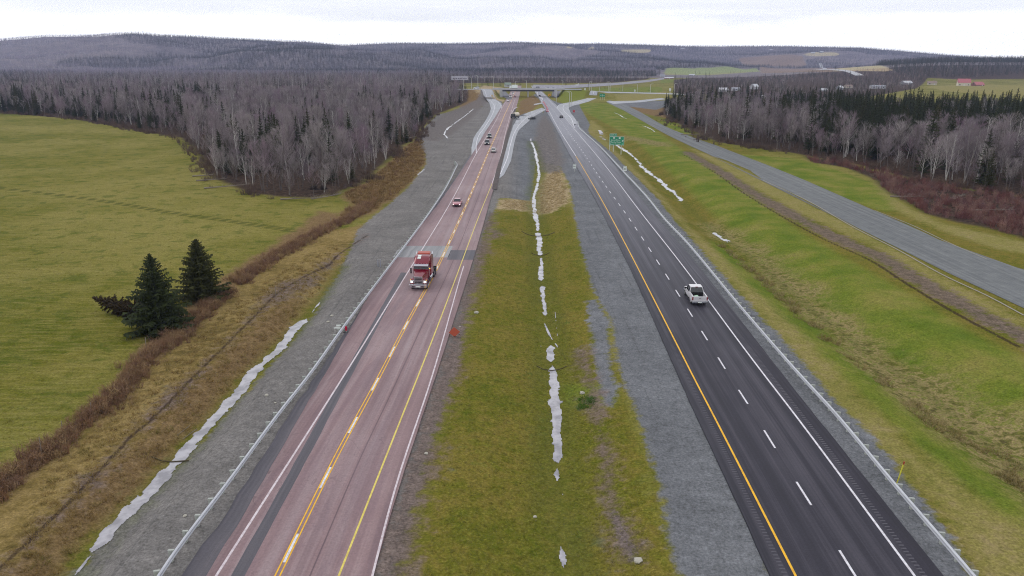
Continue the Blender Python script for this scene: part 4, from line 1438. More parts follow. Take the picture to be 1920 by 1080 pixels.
BUILDINGS = []      # (x, y, half size) filled below, trees keep away
FARMS = [
    # px, base row, width, depth, wall height, roof height, rot, wall, roof, label
    (1806, 161, 17.6, 11.7, 5.5, 5.2, -0.35, 'cream', 'red', 'red-roofed farmhouse with tall gable beside the pale hay field', 'house'),
    (1833, 161, 14.6, 10.8, 2.4, 3.8, 0.15, 'redwall', 'red', 'low red-roofed barn right of the gabled farmhouse', 'barn'),
    (1645, 166, 20.7, 7.2, 3.4, 1.5, 0.05, 'white', 'greyr', 'long white house with shallow roof in front of dark evergreens', 'house'),
    (1699, 158, 20.7, 8.6, 2.9, 2.8, 0.5, 'grey', 'paler', 'grey house with broad pale gable below the evergreen slope', 'house'),
    (1747, 159, 13.4, 8.0, 3.1, 2.7, -0.4, 'cream', 'brownr', 'small brown-roofed house behind a bare shrub, left of the red roofs', 'house'),
    (1356, 172, 10.4, 5.9, 2.7, 2.4, 0.0, 'white', 'whiter', 'white box-shaped shed with white roof in the valley clearing', 'shed'),
    (1379, 170, 10.4, 5.9, 2.4, 2.0, 0.1, 'white', 'greyr', 'white bungalow with grey roof on the small green lawn', 'house'),
    (1414, 167, 9.1, 7.5, 3.9, 3.0, 0.6, 'white', 'paler', 'white two-storey house among bare trees right of the lawn', 'house'),
    (1254, 148, 19.5, 6.8, 2.5, 1.7, 0.05, 'redwall', 'whiter', 'long low brown farm shed with white roof at the field edge', 'barn'),
    (1242, 144, 11.0, 7.0, 3.4, 2.5, 0.2, 'white', 'greyr', 'white farmhouse above the long low shed', 'house'),
    (1297, 142, 14.6, 7.3, 2.5, 2.0, 0.0, 'grey', 'paler', 'grey farm building by dark evergreens below the far field', 'barn'),
    (1574, 168, 9.8, 6.5, 3.1, 2.2, 0.8, 'grey', 'paler', 'grey cottage hidden in bare trees left of the long white house', 'house'),
    (1590, 165, 9.8, 7.1, 2.7, 2.0, 0.2, 'cream', 'brownr', 'small cream cottage among bare trees near the long white house', 'house'),
    (1544, 171, 7.3, 4.9, 2.2, 1.5, 0.1, 'white', 'paler', 'tiny white hut at the corner of the little green field', 'hut'),
    (952, 163, 9, 12, 3.5, 3.0, 0.1, 'white', 'greenr', 'green-roofed building with white doors behind the overpass', 'building'),
    (1446, 94, 18, 9, 4.0, 2.6, 0.1, 'white', 'paler', 'tiny white house high on the far hill, left of the hilltop farm', 'house'),
    (1524, 100, 22, 10, 4.0, 3.0, 0.0, 'white', 'paler', 'white hilltop farmhouse above the winding hill road', 'house'),
    (1540, 99, 26, 10, 4.5, 3.0, 0.4, 'grey', 'paler', 'grey hilltop farm building above the winding hill road', 'barn'),
    (1280, 92, 24, 10, 4.0, 3.0, 0.0, 'white', 'paler', 'lone white farmhouse near the skyline of the far hill', 'house'),
    (1424, 185, 8, 5, 2.4, 1.4, 0.1, 'white', 'paler', 'pale shed roof showing behind the right-hand wood', 'shed'),
]
for f in FARMS:
    BUILDINGS.append(tuple(TW(f[0], f[1])) + (max(f[2], f[3]) * 0.7 + 6,))
# open sight lines towards the farms: trees right in front of them stay low
bare_pts, con_pts = [], []      # rows: x, y, zone, scale
ZK = ['left', 'right', 'valley', 'farm', 'rise', 'hill']
rg = np.random.RandomState(77)
for P, pc, key in zones:
    ok = clear_of(P)
    for bx, by, br in BUILDINGS:
        ok &= ~((np.abs(P[:, 0] - bx) < br) & (P[:, 1] > by - br - 22) & (P[:, 1] < by + br))
    P, pc = P[ok], (pc if np.ndim(pc) else np.full(len(P), pc))[ok]
    if key == 'hill':
        uq = P[:, 0] / P[:, 1]
        kp = ~((uq > 0.185) & (uq < 0.47) & (P[:, 1] < 2350))
        P, pc = P[kp], pc[kp]
    isc = rg.rand(len(P)) < pc
    zi = np.full(len(P), ZK.index(key))
    sc = 0.62 + 0.62 * rg.rand(len(P))
    if key == 'left':
        # ragged lower growth at the wood's very edge
        e = poly_sd(P[:, 0], P[:, 1], Wz(FOREST_L), 30)
        sc *= 0.62 + 0.38 * smooth(e / 9)
        sc *= 0.82 + 0.36 * fnoise(P[:, 0] / 40, P[:, 1] / 40, 4, 2)
    if key == 'right':
        e = poly_sd(P[:, 0], P[:, 1], Wz(FOREST_R), 30)
        sc *= 0.7 + 0.34 * smooth(e / 10)
        sc = np.where(isc, sc * 1.12 * (1 - 0.22 * smooth((P[:, 1] - 330) / 120)), sc * (1 - 0.34 * smooth((P[:, 1] - 300) / 150)))
    if key == 'farm':
        sc *= np.where(isc, 0.62, 0.5) * (0.8 + 0.5 * fnoise(P[:, 0] / 25, P[:, 1] / 25, 14, 2))
    if key == 'valley':
        sc *= 0.72
    if key == 'rise':
        sc *= 1.0
    if key == 'hill':
        sc *= 1.12 - 0.3 * smooth((P[:, 1] - 2200) / 1200)
        sc = 0.55 + 0.45 * sc
    A = np.column_stack([P, zi, sc, rg.rand(len(P)) * 6.283])
    bare_pts.append(A[~isc])
    con_pts.append(A[isc])
bare_pts, con_pts = np.vstack(bare_pts), np.vstack(con_pts)
# single evergreens one can tell apart in the valley
EXTRA = [(1293, 172, 1.15), (1273, 176, .6), (1442, 176, .8), (1452, 178, .8), (1484, 177, .72), (1492, 177, .6), (1507, 178, .95), (1512, 178, .8), (1524, 178, .55), (1546, 172, 1.1), (1550, 170, 1.0), (1556, 168, .95),
         (1565, 174, .8), (1575, 176, .7), (1620, 168, .7), (1236, 140, 1.1), (1266, 150, 1.2), (1304, 139, .9), (1312, 139, .9), (1323, 142, 1.0), (1330, 142, 1.0), (1370, 138, .7), (1376, 138, .7), (1388, 137, .6), (1411, 137, .6),
         (1104, 164, .8), (1061, 160, .7), (904, 162, .7), (915, 162, .8), (938, 161, .8), (975, 160, .9), (1126, 166, .28), (1133, 166, .3), (1136, 166, .3), (1139, 166, .3), (1161, 168, .28), (1166, 168, .28)]
ex = np.array([[*W(a, b), 3, s, 1.0] for a, b, s in EXTRA])
con_pts = np.vstack([con_pts, ex])

# ---- prototypes: these first trees stand in the woods themselves
BH = 12.5
hb = [bare_tree(100 + i, BH * f, 2, sp, fk) for i, (f, sp, fk) in enumerate([(1.0, .2, False), (1.08, .16, True), (0.92, .24, False), (1.0, .18, False), (1.12, .14, False), (0.85, .26, True), (0.98, .2, False), (1.05, .17, True)])]
mb = [bare_tree(200 + i, BH * f, 1, .22, False) for i, f in enumerate([1.0, 1.1, 0.92, 1.04])]
fb = [bare_tree(300 + i, BH * f, 0, .26, False) for i, f in enumerate([1.0, 1.1, 0.9])]
hc = [spruce(400 + i, 12 * f, r, w, p_, 4, b_, g) for i, (f, r, w, p_, b_, g) in enumerate([(1, 2.4, 17, 9, .08, 0), (1.1, 2.0, 18, 8, .15, .08), (.85, 2.5, 14, 9, .05, 0), (1.0, 1.7, 17, 8, .3, .12), (1.15, 2.7, 18, 9, .1, .05)])]
mc = [spruce(500 + i, 12 * f, r, 10, 6, 2, .1) for i, (f, r) in enumerate([(1, 2.4), (1.1, 2.0), (.85, 2.6)])]
fc = [spruce(600 + i, 12 * f, r, 7, 6, 2, .05) for i, (f, r) in enumerate([(1, 3.5), (1.08, 3.0), (.9, 3.9)])]


def build_meshes(protos, kind, tm, cm):
    out = []
    for tr, cr in protos:
        a = tr.build('trunk', tm, None)
        b = cr.build('crown', cm, None)
        ms = (a.data, b.data)
        bpy.data.objects.remove(a)
        bpy.data.objects.remove(b)
        out.append(ms)
    return out


HB = build_meshes(hb, 'bare', BARK, TWIG)
MBT = build_meshes(mb, 'bare', BARK, TWIG)
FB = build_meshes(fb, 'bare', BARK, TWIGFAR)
HC = build_meshes(hc, 'con', BARKD, NEEDLE)
MC = build_meshes(mc, 'con', BARKD, NEEDLE)
FC = build_meshes(fc, 'con', BARKD, NEEDLE)


def place_tree(name, ms, x, y, s, rz, label, cat, group):
    e = empty(name, (x, y, TZ(x, y) - 0.1), rz, s)
    tag(e, label, cat, group)
    for nm, me in zip(('trunk', 'crown'), ms):
        link(bpy.data.objects.new(nm, me), e)
    return e


def where(x, y, zone):
    u = x / y
    if zone == 0:
        a = px_of(x, y, 0)
        if a[0] > 740:
            return 'beside the grey gravel verge'
        if a[0] > 600:
            return 'behind the brown scrub by the gravel'
        if a[0] > 430:
            return 'at the rounded tip of the left wood'
        if a[0] > 300:
            return 'at the far bend of the green pasture'
        return 'along the pasture edge at far left'
    if zone == 1:
        a = px_of(x, y, 0)
        if a[0] > 1700:
            return 'behind the red-brown scrub at far right'
        if a[0] > 1500:
            return 'in the right wood above the red scrub'
        if a[0] > 1340:
            return 'in the right wood along the gravel side road'
        return 'at the left tip of the right wood'
    return {2: 'in the valley behind the overpass', 3: 'among the valley farms', 4: 'on the dark rise behind the farms', 5: 'on the far hills'}[zone]


def size_word(s):
    return 'tall' if s > 1.02 else ('medium' if s > 0.84 else 'short')


def individuals(pts, meshes, lods, name, adj, cat, n=300, must=0):
    d = np.hypot(pts[:, 0], pts[:, 1])
    key = d.copy()
    if must:
        key[-must:] = 0
    order = np.argsort(key)
    near, rest = order[:n], order[n:]
    for i in near:
        x, y, z, s, r = pts[i]
        k = int(r * 97) % len(meshes)
        far = d[i] > 750
        ms = meshes[k] if not far else lods[k % len(lods)]
        w = where(x, y, int(z))
        place_tree(name, ms, x, y, s, r, '%s %s %s' % (size_word(s), adj[k % len(adj)], w), cat, adj[0] + 's ' + w)
    return pts[rest]


protos_for = {}
bare_rest = individuals(bare_pts, HB, MBT, 'bare_tree', ['leafless grey tree', 'forked leafless tree', 'spreading leafless tree', 'slim leafless tree'], 'tree')
con_rest = individuals(con_pts, HC, MC, 'spruce_tree', ['dark green spruce', 'narrow dark spruce', 'broad dark spruce'], 'tree', must=len(ex))


# ---- the wood behind, as one countless mass: instances of trees on points
def proto_objs(mss, name, spots, label, group):
    """stand one tree of each shape in the far wood so that the mass can repeat it"""
    out = []
    for ms, (x, y, s, r) in zip(mss, spots):
        e = place_tree(name, ms, x, y, s, r, label, 'tree', group)
        out.append(list(e.children))
    return out


def gn_scatter(name, P, scale, rot, src, idx, kind='stuff', label=None, cat=None, lean=None):
    """src: list of lists of objects (the pieces of one plant)"""
    n = len(P)
    me = bpy.data.meshes.new(name)
    me.vertices.add(n)
    me.vertices.foreach_set('co', np.asarray(P, np.float32).ravel())
    for k, v in (('sc', scale), ('rz', rot)):
        a = me.attributes.new(k, 'FLOAT', 'POINT')
        a.data.foreach_set('value', np.asarray(v, np.float32))
    a = me.attributes.new('ix', 'INT', 'POINT')
    a.data.foreach_set('value', np.asarray(idx, np.int32))
    me.update()
    o = bpy.data.objects.new(name, me)
    link(o)
    tag(o, label, cat, None, kind)
    ng = bpy.data.node_groups.new(name, 'GeometryNodeTree')
    ng.interface.new_socket('Geometry', in_out='INPUT', socket_type='NodeSocketGeometry')
    ng.interface.new_socket('Geometry', in_out='OUTPUT', socket_type='NodeSocketGeometry')
    N, L = ng.nodes, ng.links
    gi, go = N.new('NodeGroupInput'), N.new('NodeGroupOutput')
    allj = N.new('GeometryNodeJoinGeometry')
    insts = []
    for pieces in src:
        j = N.new('GeometryNodeJoinGeometry')
        for ob in pieces:
            oi = N.new('GeometryNodeObjectInfo')
            oi.transform_space = 'ORIGINAL'
            oi.inputs['Object'].default_value = ob
            L.new(oi.outputs['Geometry'], j.inputs[0])
        g = N.new('GeometryNodeGeometryToInstance')
        L.new(j.outputs[0], g.inputs[0])
        insts.append(g)
    for g in insts[::-1]:
        L.new(g.outputs[0], allj.inputs[0])
    ip = N.new('GeometryNodeInstanceOnPoints')
    ip.inputs['Pick Instance'].default_value = True
    L.new(gi.outputs[0], ip.inputs['Points'])
    L.new(allj.outputs[0], ip.inputs['Instance'])

    def named(nm, t):
        a = N.new('GeometryNodeInputNamedAttribute')
        a.data_type = t
        a.inputs['Name'].default_value = nm
        return a.outputs['Attribute']
    L.new(named('ix', 'INT'), ip.inputs['Instance Index'])
    cx = N.new('ShaderNodeCombineXYZ')
    L.new(named('rz', 'FLOAT'), cx.inputs['Z'])
    L.new(cx.outputs[0], ip.inputs['Rotation'])
    L.new(named('sc', 'FLOAT'), ip.inputs['Scale'])
    L.new(ip.outputs[0], go.inputs[0])
    md = o.modifiers.new('scatter', 'NODES')
    md.node_group = ng
    return o


def first_objs(meshes):
    """one placed pair of objects per mesh pair"""
    res = []
    for ms in meshes:
        found = None
        for ob in bpy.data.objects:
            if ob.type == 'MESH' and ob.data == ms[0] and ob.parent is not None:
                found = ob.parent
                break
        if found is None:
            found = 'missing'
        res.append(found)
    return res


def ensure(meshes, pts, name, label, cat, group):
    """make sure each tree shape stands somewhere as a tree of its own"""
    res = []
    for k, (ms, f) in enumerate(zip(meshes, first_objs(meshes))):
        if f == 'missing':
            x, y, z, s, r = pts[k * 7 % len(pts)]
            f = place_tree(name, ms, x, y, s, r, label, cat, group)
        res.append(list(f.children))
    return res


def mass(pts, hi, mid, far, name, label, tname):
    for lo, hi_, ms, nm in ((0, 620, hi, 'near'), (620, 1640, mid, 'mid'), (1640, 99999, far, 'far')):
        m_ = (pts[:, 1] >= lo) & (pts[:, 1] < hi_)
        q = pts[m_]
        if len(q) == 0:
            continue
        src = ensure(ms, q, tname, {'near': label[0], 'mid': label[1], 'far': label[2]}[nm], 'tree', {'near': 'trees inside the woods', 'mid': 'trees of the distant woods', 'far': 'trees on the far hills'}[nm])
        Z = T(q[:, 0], q[:, 1]) - 0.1
        ix = (q[:, 4] * 97).astype(int) % len(src)
        gn_scatter(name, np.column_stack([q[:, 0], q[:, 1], Z]), q[:, 3], q[:, 4], src, ix,
                   label={'near': label[3], 'mid': label[4], 'far': label[5]}[nm], cat='forest')
        print(name, nm, len(q))


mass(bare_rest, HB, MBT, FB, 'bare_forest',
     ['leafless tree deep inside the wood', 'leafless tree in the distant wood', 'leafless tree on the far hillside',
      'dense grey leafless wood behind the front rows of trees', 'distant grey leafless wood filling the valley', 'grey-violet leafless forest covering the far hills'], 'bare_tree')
mass(con_rest, HC, MC, FC, 'spruce_forest',
     ['dark spruce deep inside the wood', 'dark spruce in the distant wood', 'dark spruce on the far hillside',
      'dark evergreens scattered through the near woods', 'dark evergreens in the distant valley woods', 'blue-green evergreen patches on the far hills'], 'spruce_tree')

# ---- undergrowth, scrub and tufts
BUSH = [bush(700 + i, h_, n_, 0.06, sp_) for i, (h_, n_, sp_) in enumerate([(1.5, 34, 0.9), (1.9, 26, 0.7), (1.1, 46, 1.2), (1.7, 30, 0.5)])]
TUFT = [bush(710 + i, 0.34, 34, 0.035, 0.45) for i in range(3)]


def put_bushes(name, protos, m, P, smin, smax, seed, label, cat, single_name, single_label):
    rg = np.random.RandomState(seed)
    src = []
    for k, b in enumerate(protos):
        x, y = P[k * 13 % len(P)]
        me = b.build(single_name, m, None)
        me.location = (x, y, TZ(x, y))
        tag(me, single_label[k % len(single_label)], cat, single_name.replace('_', ' ') + 's picked out of ' + label[:30].split(' ')[0] + ' growth')
        src.append([me])
    Z = T(P[:, 0], P[:, 1])
    n = len(P)
    gn_scatter(name, np.column_stack([P, Z]), smin + (smax - smin) * rg.rand(n) ** 1.5, rg.rand(n) * 6.28, src, rg.randint(0, len(src), n), label=label, cat=cat)
    print(name, n)
SCRUB_PTS = scatter(Wz(SCRUB_L), 1.5, 31, 1 / 500.)
SCRUB_PTS = SCRUB_PTS[fnoise(SCRUB_PTS[:, 0] / 4, SCRUB_PTS[:, 1] / 6, 5, 3) > 0.52]
put_bushes('scrub', BUSH, REDTWIG, SCRUB_PTS, 0.25, 0.85, 1, 'brown scrub between the left wood and the gravel', 'shrub', 'shrub', ['brown twiggy shrub in the scrub at the left wood edge'])
P = scatter(Wz(SCRUB_R), 1.15, 32, 1 / 500.)
P = P[fnoise(P[:, 0] / 5, P[:, 1] / 8, 6, 3) > 0.36]
put_bushes('scrub', BUSH, nmat('wine_red_scrub', twig_fn([(110, 70, 68), (128, 90, 82), (98, 64, 66), (146, 116, 104), (120, 92, 92)]), 0.9, 0.05), P, 0.5, 1.5, 2, 'wine-red scrub in front of the right wood', 'shrub', 'shrub', ['wine-red shrub standing before the right wood'])
pt_ = scatter(Wz(SCRUB_L), 0.8, 61, 1 / 400.)
put_bushes('rank_grass', TUFT, nmat('tawny_rank_grass', twig_fn([(138, 112, 74), (120, 96, 64), (156, 132, 90), (104, 86, 58)]), 0.9, 0.05), pt_, 0.8, 2.6, 62, 'tawny rank grass between the left wood and the gravel', 'grass', 'grass_tuft', ['tawny grass tuft by the left wood'])
BL = curve(Wz([(-60, 960), (0, 915), (60, 870), (125, 822), (170, 785), (225, 735), (272, 680), (340, 625), (400, 568), (450, 530), (500, 492), (560, 458), (610, 432), (660, 408), (690, 385)]), 1.0)
rg = np.random.RandomState(5)
q = BL[rg.randint(0, len(BL), 3000)] + rg.randn(3000, 2) * np.array([0.75, 0.6])
dens = fnoise(q[:, 0] / 5.0 + 3, q[:, 1] / 5.0, 21, 2)
q = q[dens > 0.33]
put_bushes('brush', BUSH, REDTWIG, q, 0.2, 0.85, 3, 'reddish-brown hedge line of brush along the pasture', 'shrub', 'shrub', ['reddish shrub in the brush line along the pasture'])
# straw-coloured tufts along verges and in the valley of the right ditch
pv = Wz([(1330, 415), (1500, 535), (1620, 640), (1800, 765), (1960, 830), (1960, 930), (1830, 850), (1700, 760), (1560, 650), (1430, 530), (1340, 450)])
P = scatter(pv, 0.75, 34, 1 / 300.)
P = P[fnoise(P[:, 0] / 2.5, P[:, 1] / 2.5, 4, 3) > 0.43]
put_bushes('dry_grass', TUFT, DRYSTEM, P, 0.8, 2.4, 4, 'straw-coloured rank grass along the right-hand ditch', 'grass', 'grass_tuft', ['straw-coloured grass tuft in the right-hand ditch'])
pm = Wz([(760, 1100), (826, 760), (895, 500), (935, 400), (1000, 400), (1069, 385), (1113, 547), (1195, 790), (1270, 1100)])
P = scatter(pm, 0.42, 35, 1 / 120.)
P = P[(line_dist(P[:, 0], P[:, 1], DITCH_MED) > 0.9) & (poly_sd(P[:, 0], P[:, 1], AREAS['gravel'][4][1], 30) < 0)]
put_bushes('short_grass', TUFT, GREENSTEM, P, 0.2, 0.5, 5, 'short olive grass on the median', 'grass', 'grass_tuft', ['olive grass tuft on the median'])
pl_ = Wz([(-60, 1120), (60, 900), (262, 715), (400, 590), (560, 480), (650, 450), (600, 560), (445, 735), (200, 960), (100, 1100)])
P = scatter(pl_, 0.55, 36, 1 / 150.)
P = P[line_dist(P[:, 0], P[:, 1], DITCH_L) > 1.2]
put_bushes('dry_grass', TUFT, nmat('tawny_stems', twig_fn([(150, 126, 80), (130, 108, 66), (162, 142, 96), (118, 108, 58)]), 0.9, 0.05), P, 0.4, 1.3, 6, 'tawny grass on the bank left of the ditch', 'grass', 'grass_tuft', ['tawny grass tuft on the left ditch bank'])
pb = Wz([(1062, 722), (1134, 720), (1138, 758), (1070, 762)])
P = scatter(pb, 0.3, 37)
put_bushes('weeds', TUFT, nmat('fresh_green', twig_fn([(70, 108, 40), (86, 120, 46), (64, 96, 36)]), 0.9, 0.05), P, 0.3, 1.0, 7, 'fresh green weeds on the median beside the gravel', 'grass', 'grass_tuft', ['fresh green tuft on the median'])
pf = Wz([(-60, 230), (187, 240), (340, 275), (420, 355), (520, 378), (640, 384), (600, 425), (440, 530), (262, 670), (60, 860), (-60, 950)])
P = scatter(pf, 0.75, 38, 1 / 90.)
put_bushes('pasture_grass', TUFT, GREENSTEM, P, 0.2, 0.5, 8, 'short green grass of the left pasture', 'grass', 'grass_tuft', ['green grass tuft in the left pasture'])

UND = nmat('dark_undergrowth', twig_fn([(92, 78, 70), (110, 92, 80), (84, 70, 66), (120, 104, 88)]), 0.9, 0.05)
eL_ = curve(Wz(FOREST_L[:21]), 1.2)
rg = np.random.RandomState(9)
q1 = eL_[rg.randint(0, len(eL_), 1500)] + rg.randn(1500, 2) * 1.7
q1 = q1[fnoise(q1[:, 0] / 7, q1[:, 1] / 7, 51, 3) > 0.47]
eR_ = curve(Wz(FOREST_R[:14]), 1.2)
q2 = eR_[rg.randint(0, len(eR_), 800)] + rg.randn(800, 2) * 2.5
q2 = q2[fnoise(q2[:, 0] / 7, q2[:, 1] / 7, 52, 3) > 0.5]
put_bushes('undergrowth', BUSH, UND, np.vstack([q1, q2]), 0.5, 1.7, 41, 'dark tangled undergrowth along the edges of both woods', 'shrub', 'shrub', ['dark twiggy shrub at the foot of the woods'])
ps = np.vstack([scatter(AREAS['straw'][0][1], 0.45, 42), scatter(AREAS['straw'][1][1], 0.45, 43)])
ps = ps + rg.randn(len(ps), 2) * 0.5
put_bushes('straw', TUFT, nmat('loose_straw', twig_fn([(184, 164, 122), (168, 148, 106), (196, 178, 140), (150, 132, 92)]), 0.9, 0.05), ps, 0.3, 1.0, 44, 'loose straw mulch in the median', 'straw', 'grass_tuft', ['straw tuft in the median mulch'])

# ---- the two spruces by the pasture and the toppled one beside them
def hero(name, seed, px, py, h, R, label, rz=0.3, tilt=None, m=NEEDLE, whorls=26, bottom=0.04):
    x, y = W(px, py)
    tr, cr = spruce(seed, h, R, whorls, 17, 6, bottom)
    e = empty(name, (x, y, TZ(x, y)), rz)
    tag(e, label, 'tree', 'lone trees on the pasture edge')
    tr.build('trunk', BARKD, e)
    cr.build('crown', m, e)
    if tilt:
        e.rotation_euler = tilt
    return e


hero('spruce_tree', 901, 300, 618, 9.3, 3.7, 'broad dark spruce on the pasture edge, nearer and left of its neighbour', whorls=24)
hero('spruce_tree', 902, 380, 560, 8.2, 3.5, 'conical dark spruce on the pasture edge, farther right of the pair', whorls=23, bottom=0.12)
hero('spruce_tree', 903, 268, 592, 7.2, 1.9, 'brownish toppled spruce lying to the left beside the dark pair', tilt=(math.radians(-12), math.radians(-74), 0), m=nmat('browned_needles', twig_fn([(78, 66, 52), (92, 78, 60), (66, 60, 44)]), 0.9, 0.05), whorls=18)
# brash under the left wood's tip
DEADW = mat('weathered_wood', C(128, 118, 108), 0.9)
DARKW = mat('dark_wood', C(58, 48, 42), 0.9)
rnd = random.Random(3)
for i, (px, py, L, a, lab) in enumerate([(430, 352, 12, 0.25, 'longest dead log at the wood tip on the pasture'), (392, 331, 9, 0.05, 'pale fallen stem sticking out into the pasture'), (395, 340, 8, -0.1, 'thin fallen stem just below the pale one on the pasture'),
                                         (560, 376, 9, -0.2, 'fallen stem before the uprooted stumps'), (612, 372, 7, 0.4, 'fallen stem beside the uprooted stumps'), (780, 258, 9, 0.9, 'fallen birch leaning into the mud at the wood edge'),
                                         (1300, 254, 11, -0.5, 'pale fallen stem beside the gravel side road'), (1318, 262, 8, 0.1, 'second fallen stem beside the gravel side road'), (1700, 372, 7, -0.6, 'bleached branch lying in the wine-red scrub'), (1860, 398, 7, -0.5, 'bleached branch lying at the far right scrub'), (1790, 376, 6, 0.4, 'bleached branch in the middle of the wine-red scrub')]):
    x, y = W(px, py)
    e = empty('fallen_tree', (x, y, TZ(x, y)), a)
    tag(e, lab, 'fallen tree')
    t_, c_ = TM(), TM()
    pts = [Vector((-L / 2, 0, 0.15)), Vector((0, rnd.uniform(-.3, .3), 0.45)), Vector((L / 2, rnd.uniform(-.5, .5), 0.8))]
    t_.limb(pts, 0.17, 0.04, 6)
    t_.build('trunk', DEADW, e)
    for k in range(60):
        u = rnd.random() ** 0.6
        b = pts[0].lerp(pts[2], u)
        c_.blade(b, b + Vector((rnd.uniform(.2, 1.6), rnd.uniform(-1.4, 1.4), rnd.uniform(0, 1.3))), 0.06, rnd)
    c_.build('branches', DEADW, e)
for i, (px, py, s) in enumerate([(590, 362, 1.8), (607, 360, 1.4)]):
    x, y = W(px, py)
    t_ = TM()
    for k in range(90):
        az, el_ = rnd.uniform(0, 6.28), rnd.uniform(-0.2, 1.3)
        d = Vector((math.cos(az) * math.cos(el_), math.sin(az) * math.cos(el_), math.sin(el_)))
        t_.blade(Vector((0, 0, 0.5 * s)), Vector((0, 0, 0.5 * s)) + d * s * rnd.uniform(0.5, 1.1), 0.4, rnd)
    o = t_.build('tree_stump', DARKW, None)
    o.location = (x, y, TZ(x, y))
    tag(o, ['larger dark uprooted stump at the foot of the left wood', 'smaller dark uprooted stump, right of the larger'][i], 'stump')

# ---------------------------------------------------------------- farm buildings
WALLS = {'cream': mat('cream_boards', C(206, 198, 180), 0.8), 'redwall': mat('weathered_red_boards', C(150, 110, 104), 0.85), 'white': mat('white_boards', C(188, 188, 194), 0.7), 'grey': mat('grey_boards', C(150, 152, 156), 0.8)}
ROOFS = {'red': mat('red_metal_roof', C(172, 100, 104), 0.6), 'greyr': mat('grey_roof', C(150, 152, 160), 0.7), 'paler': mat('pale_roof', C(196, 198, 204), 0.6), 'brownr': mat('brown_roof', C(140, 122, 112), 0.8), 'whiter': mat('white_roof', C(200, 200, 206), 0.6), 'greenr': mat('green_roof', C(120, 134, 118), 0.7)}
PANE = mat('dark_window_glass', C(40, 46, 54), 0.15, spec=0.6)
TRIMW = mat('white_trim', C(222, 222, 222), 0.6)


def house(f):
    px, py, w, d, hw, hr, rz, wk, rk, lab, cat = f
    w, d, hr = w * 0.82, d * 0.82, hr * 0.85
    hw *= 0.85
    x, y = TW(px, py)
    e = empty(cat if cat in ('barn', 'shed', 'hut', 'building') else 'house', (x, y, TZ(x, y) - 0.3), rz)
    tag(e, lab, cat)
    a, b = w / 2, d / 2
    m = MB()
    m.add([(-a, -b, 0), (a, -b, 0), (a, b, 0), (-a, b, 0), (-a, -b, hw), (a, -b, hw), (a, b, hw), (-a, b, hw), (-a, 0, hw + hr), (a, 0, hw + hr)],
          [(0, 1, 5, 4), (2, 3, 7, 6), (1, 2, 6, 9, 5), (3, 0, 4, 8, 7)])
    m.build('wall', WALLS[wk], e)
    r = MB()
    o_, t = 0.5, 0.18
    k = hr / b
    for s in (-1, 1):
        y0, z0 = s * (b + o_), hw - k * o_
        r.add([(-a - o_, y0, z0), (a + o_, y0, z0), (a + o_, 0, hw + hr), (-a - o_, 0, hw + hr), (-a - o_, y0, z0 + t), (a + o_, y0, z0 + t), (a + o_, 0, hw + hr + t), (-a - o_, 0, hw + hr + t)],
              [(0, 1, 2, 3), (4, 5, 6, 7), (0, 1, 5, 4), (0, 3, 7, 4), (1, 2, 6, 5)])
    rf = r.build('roof', ROOFS[rk], e)
    if cat == 'house' and w > 10:
        MB().box(a * 0.3, a * 0.3 + 0.8, -0.4, 0.4, hw + hr - 0.6, hw + hr + 1.1).build('chimney', WALLS['redwall'], rf)
    nw = max(1, int(w / 4.5))
    for i in range(nw):
        cx = -a + (i + 0.5) * w / nw
        if i == nw // 2 and nw > 1:
            MB().box(cx - 0.5, cx + 0.5, -b - 0.06, -b + 0.02, 0.3, min(2.3, hw - .2)).build('door', TRIMW if wk != 'white' else PANE, e)
        else:
            wn_ = MB().box(cx - 0.65, cx + 0.65, -b - 0.05, -b + 0.02, 1.1, min(2.3, hw - 0.3)).build('window', PANE, e)
            MB().box(cx - 0.75, cx + 0.75, -b - 0.1, -b - 0.052, 0.98, 1.09).build('sill', TRIMW, wn_)
    if hr > 3:
        for s in (-1, 1):
            MB().box(s * a - 0.03, s * a + 0.06, -0.6, 0.6, hw + 0.2, hw + 1.4).build('window', PANE, e)
    if hw > 5:
        # dormer gable towards the field
        g = MB()
        g.add([(-1.8, -b - 0.05, hw - 1.2), (1.8, -b - 0.05, hw - 1.2), (1.8, -b - .05, hw + 1.2), (0, -b - .05, hw + 2.9), (-1.8, -b - .05, hw + 1.2), (1.8, 0, hw + 1.2), (0, 0, hw + 2.9), (-1.8, 0, hw + 1.2)],
              [(0, 1, 2, 3, 4), (2, 5, 6, 3), (4, 3, 6, 7)])
        g.build('gable', ROOFS[rk], e)
    return e


for f in FARMS:
    house(f)

# ---------------------------------------------------------------- crossing bridge
CONC = nmat('pale_concrete', lambda n: n.mix(n.noise(n.pos(), 0.4, 4, 0.6), C(168, 168, 172), C(196, 196, 198)), 0.8, 0.2)
CONCD = mat('girder_steel', C(64, 62, 72), 0.8)
STONE = nmat('slope_stone', lambda n: n.mix(n.noise(n.pos(), 1.5, 3, 0.7), C(92, 92, 98), C(128, 128, 132)), 0.9, 0.2)
xl, xr = -8.5, 37.5
e = empty('overpass', ((xl + xr) / 2, OV_Y, 0))
tag(e, 'low concrete road bridge crossing over both carriageways', 'bridge')
ox = (xl + xr) / 2
hx = (xr - xl) / 2
MB().box(-hx - 3, hx + 3, -6.5, 6.5, 6.25, 6.7).build('deck', CONC, e)
for s in (-1, 1):
    MB().box(-hx - 9, hx + 9, 6.5 * s - 0.2, 6.5 * s + 0.2, 6.3, 7.55).build('parapet', CONC, e, 0.03)
for k in range(5):
    MB().box(-hx, hx, -5.4 + k * 2.7 - 0.35, -5.4 + k * 2.7 + 0.35, 4.95, 6.25).build('girder', CONCD, e)
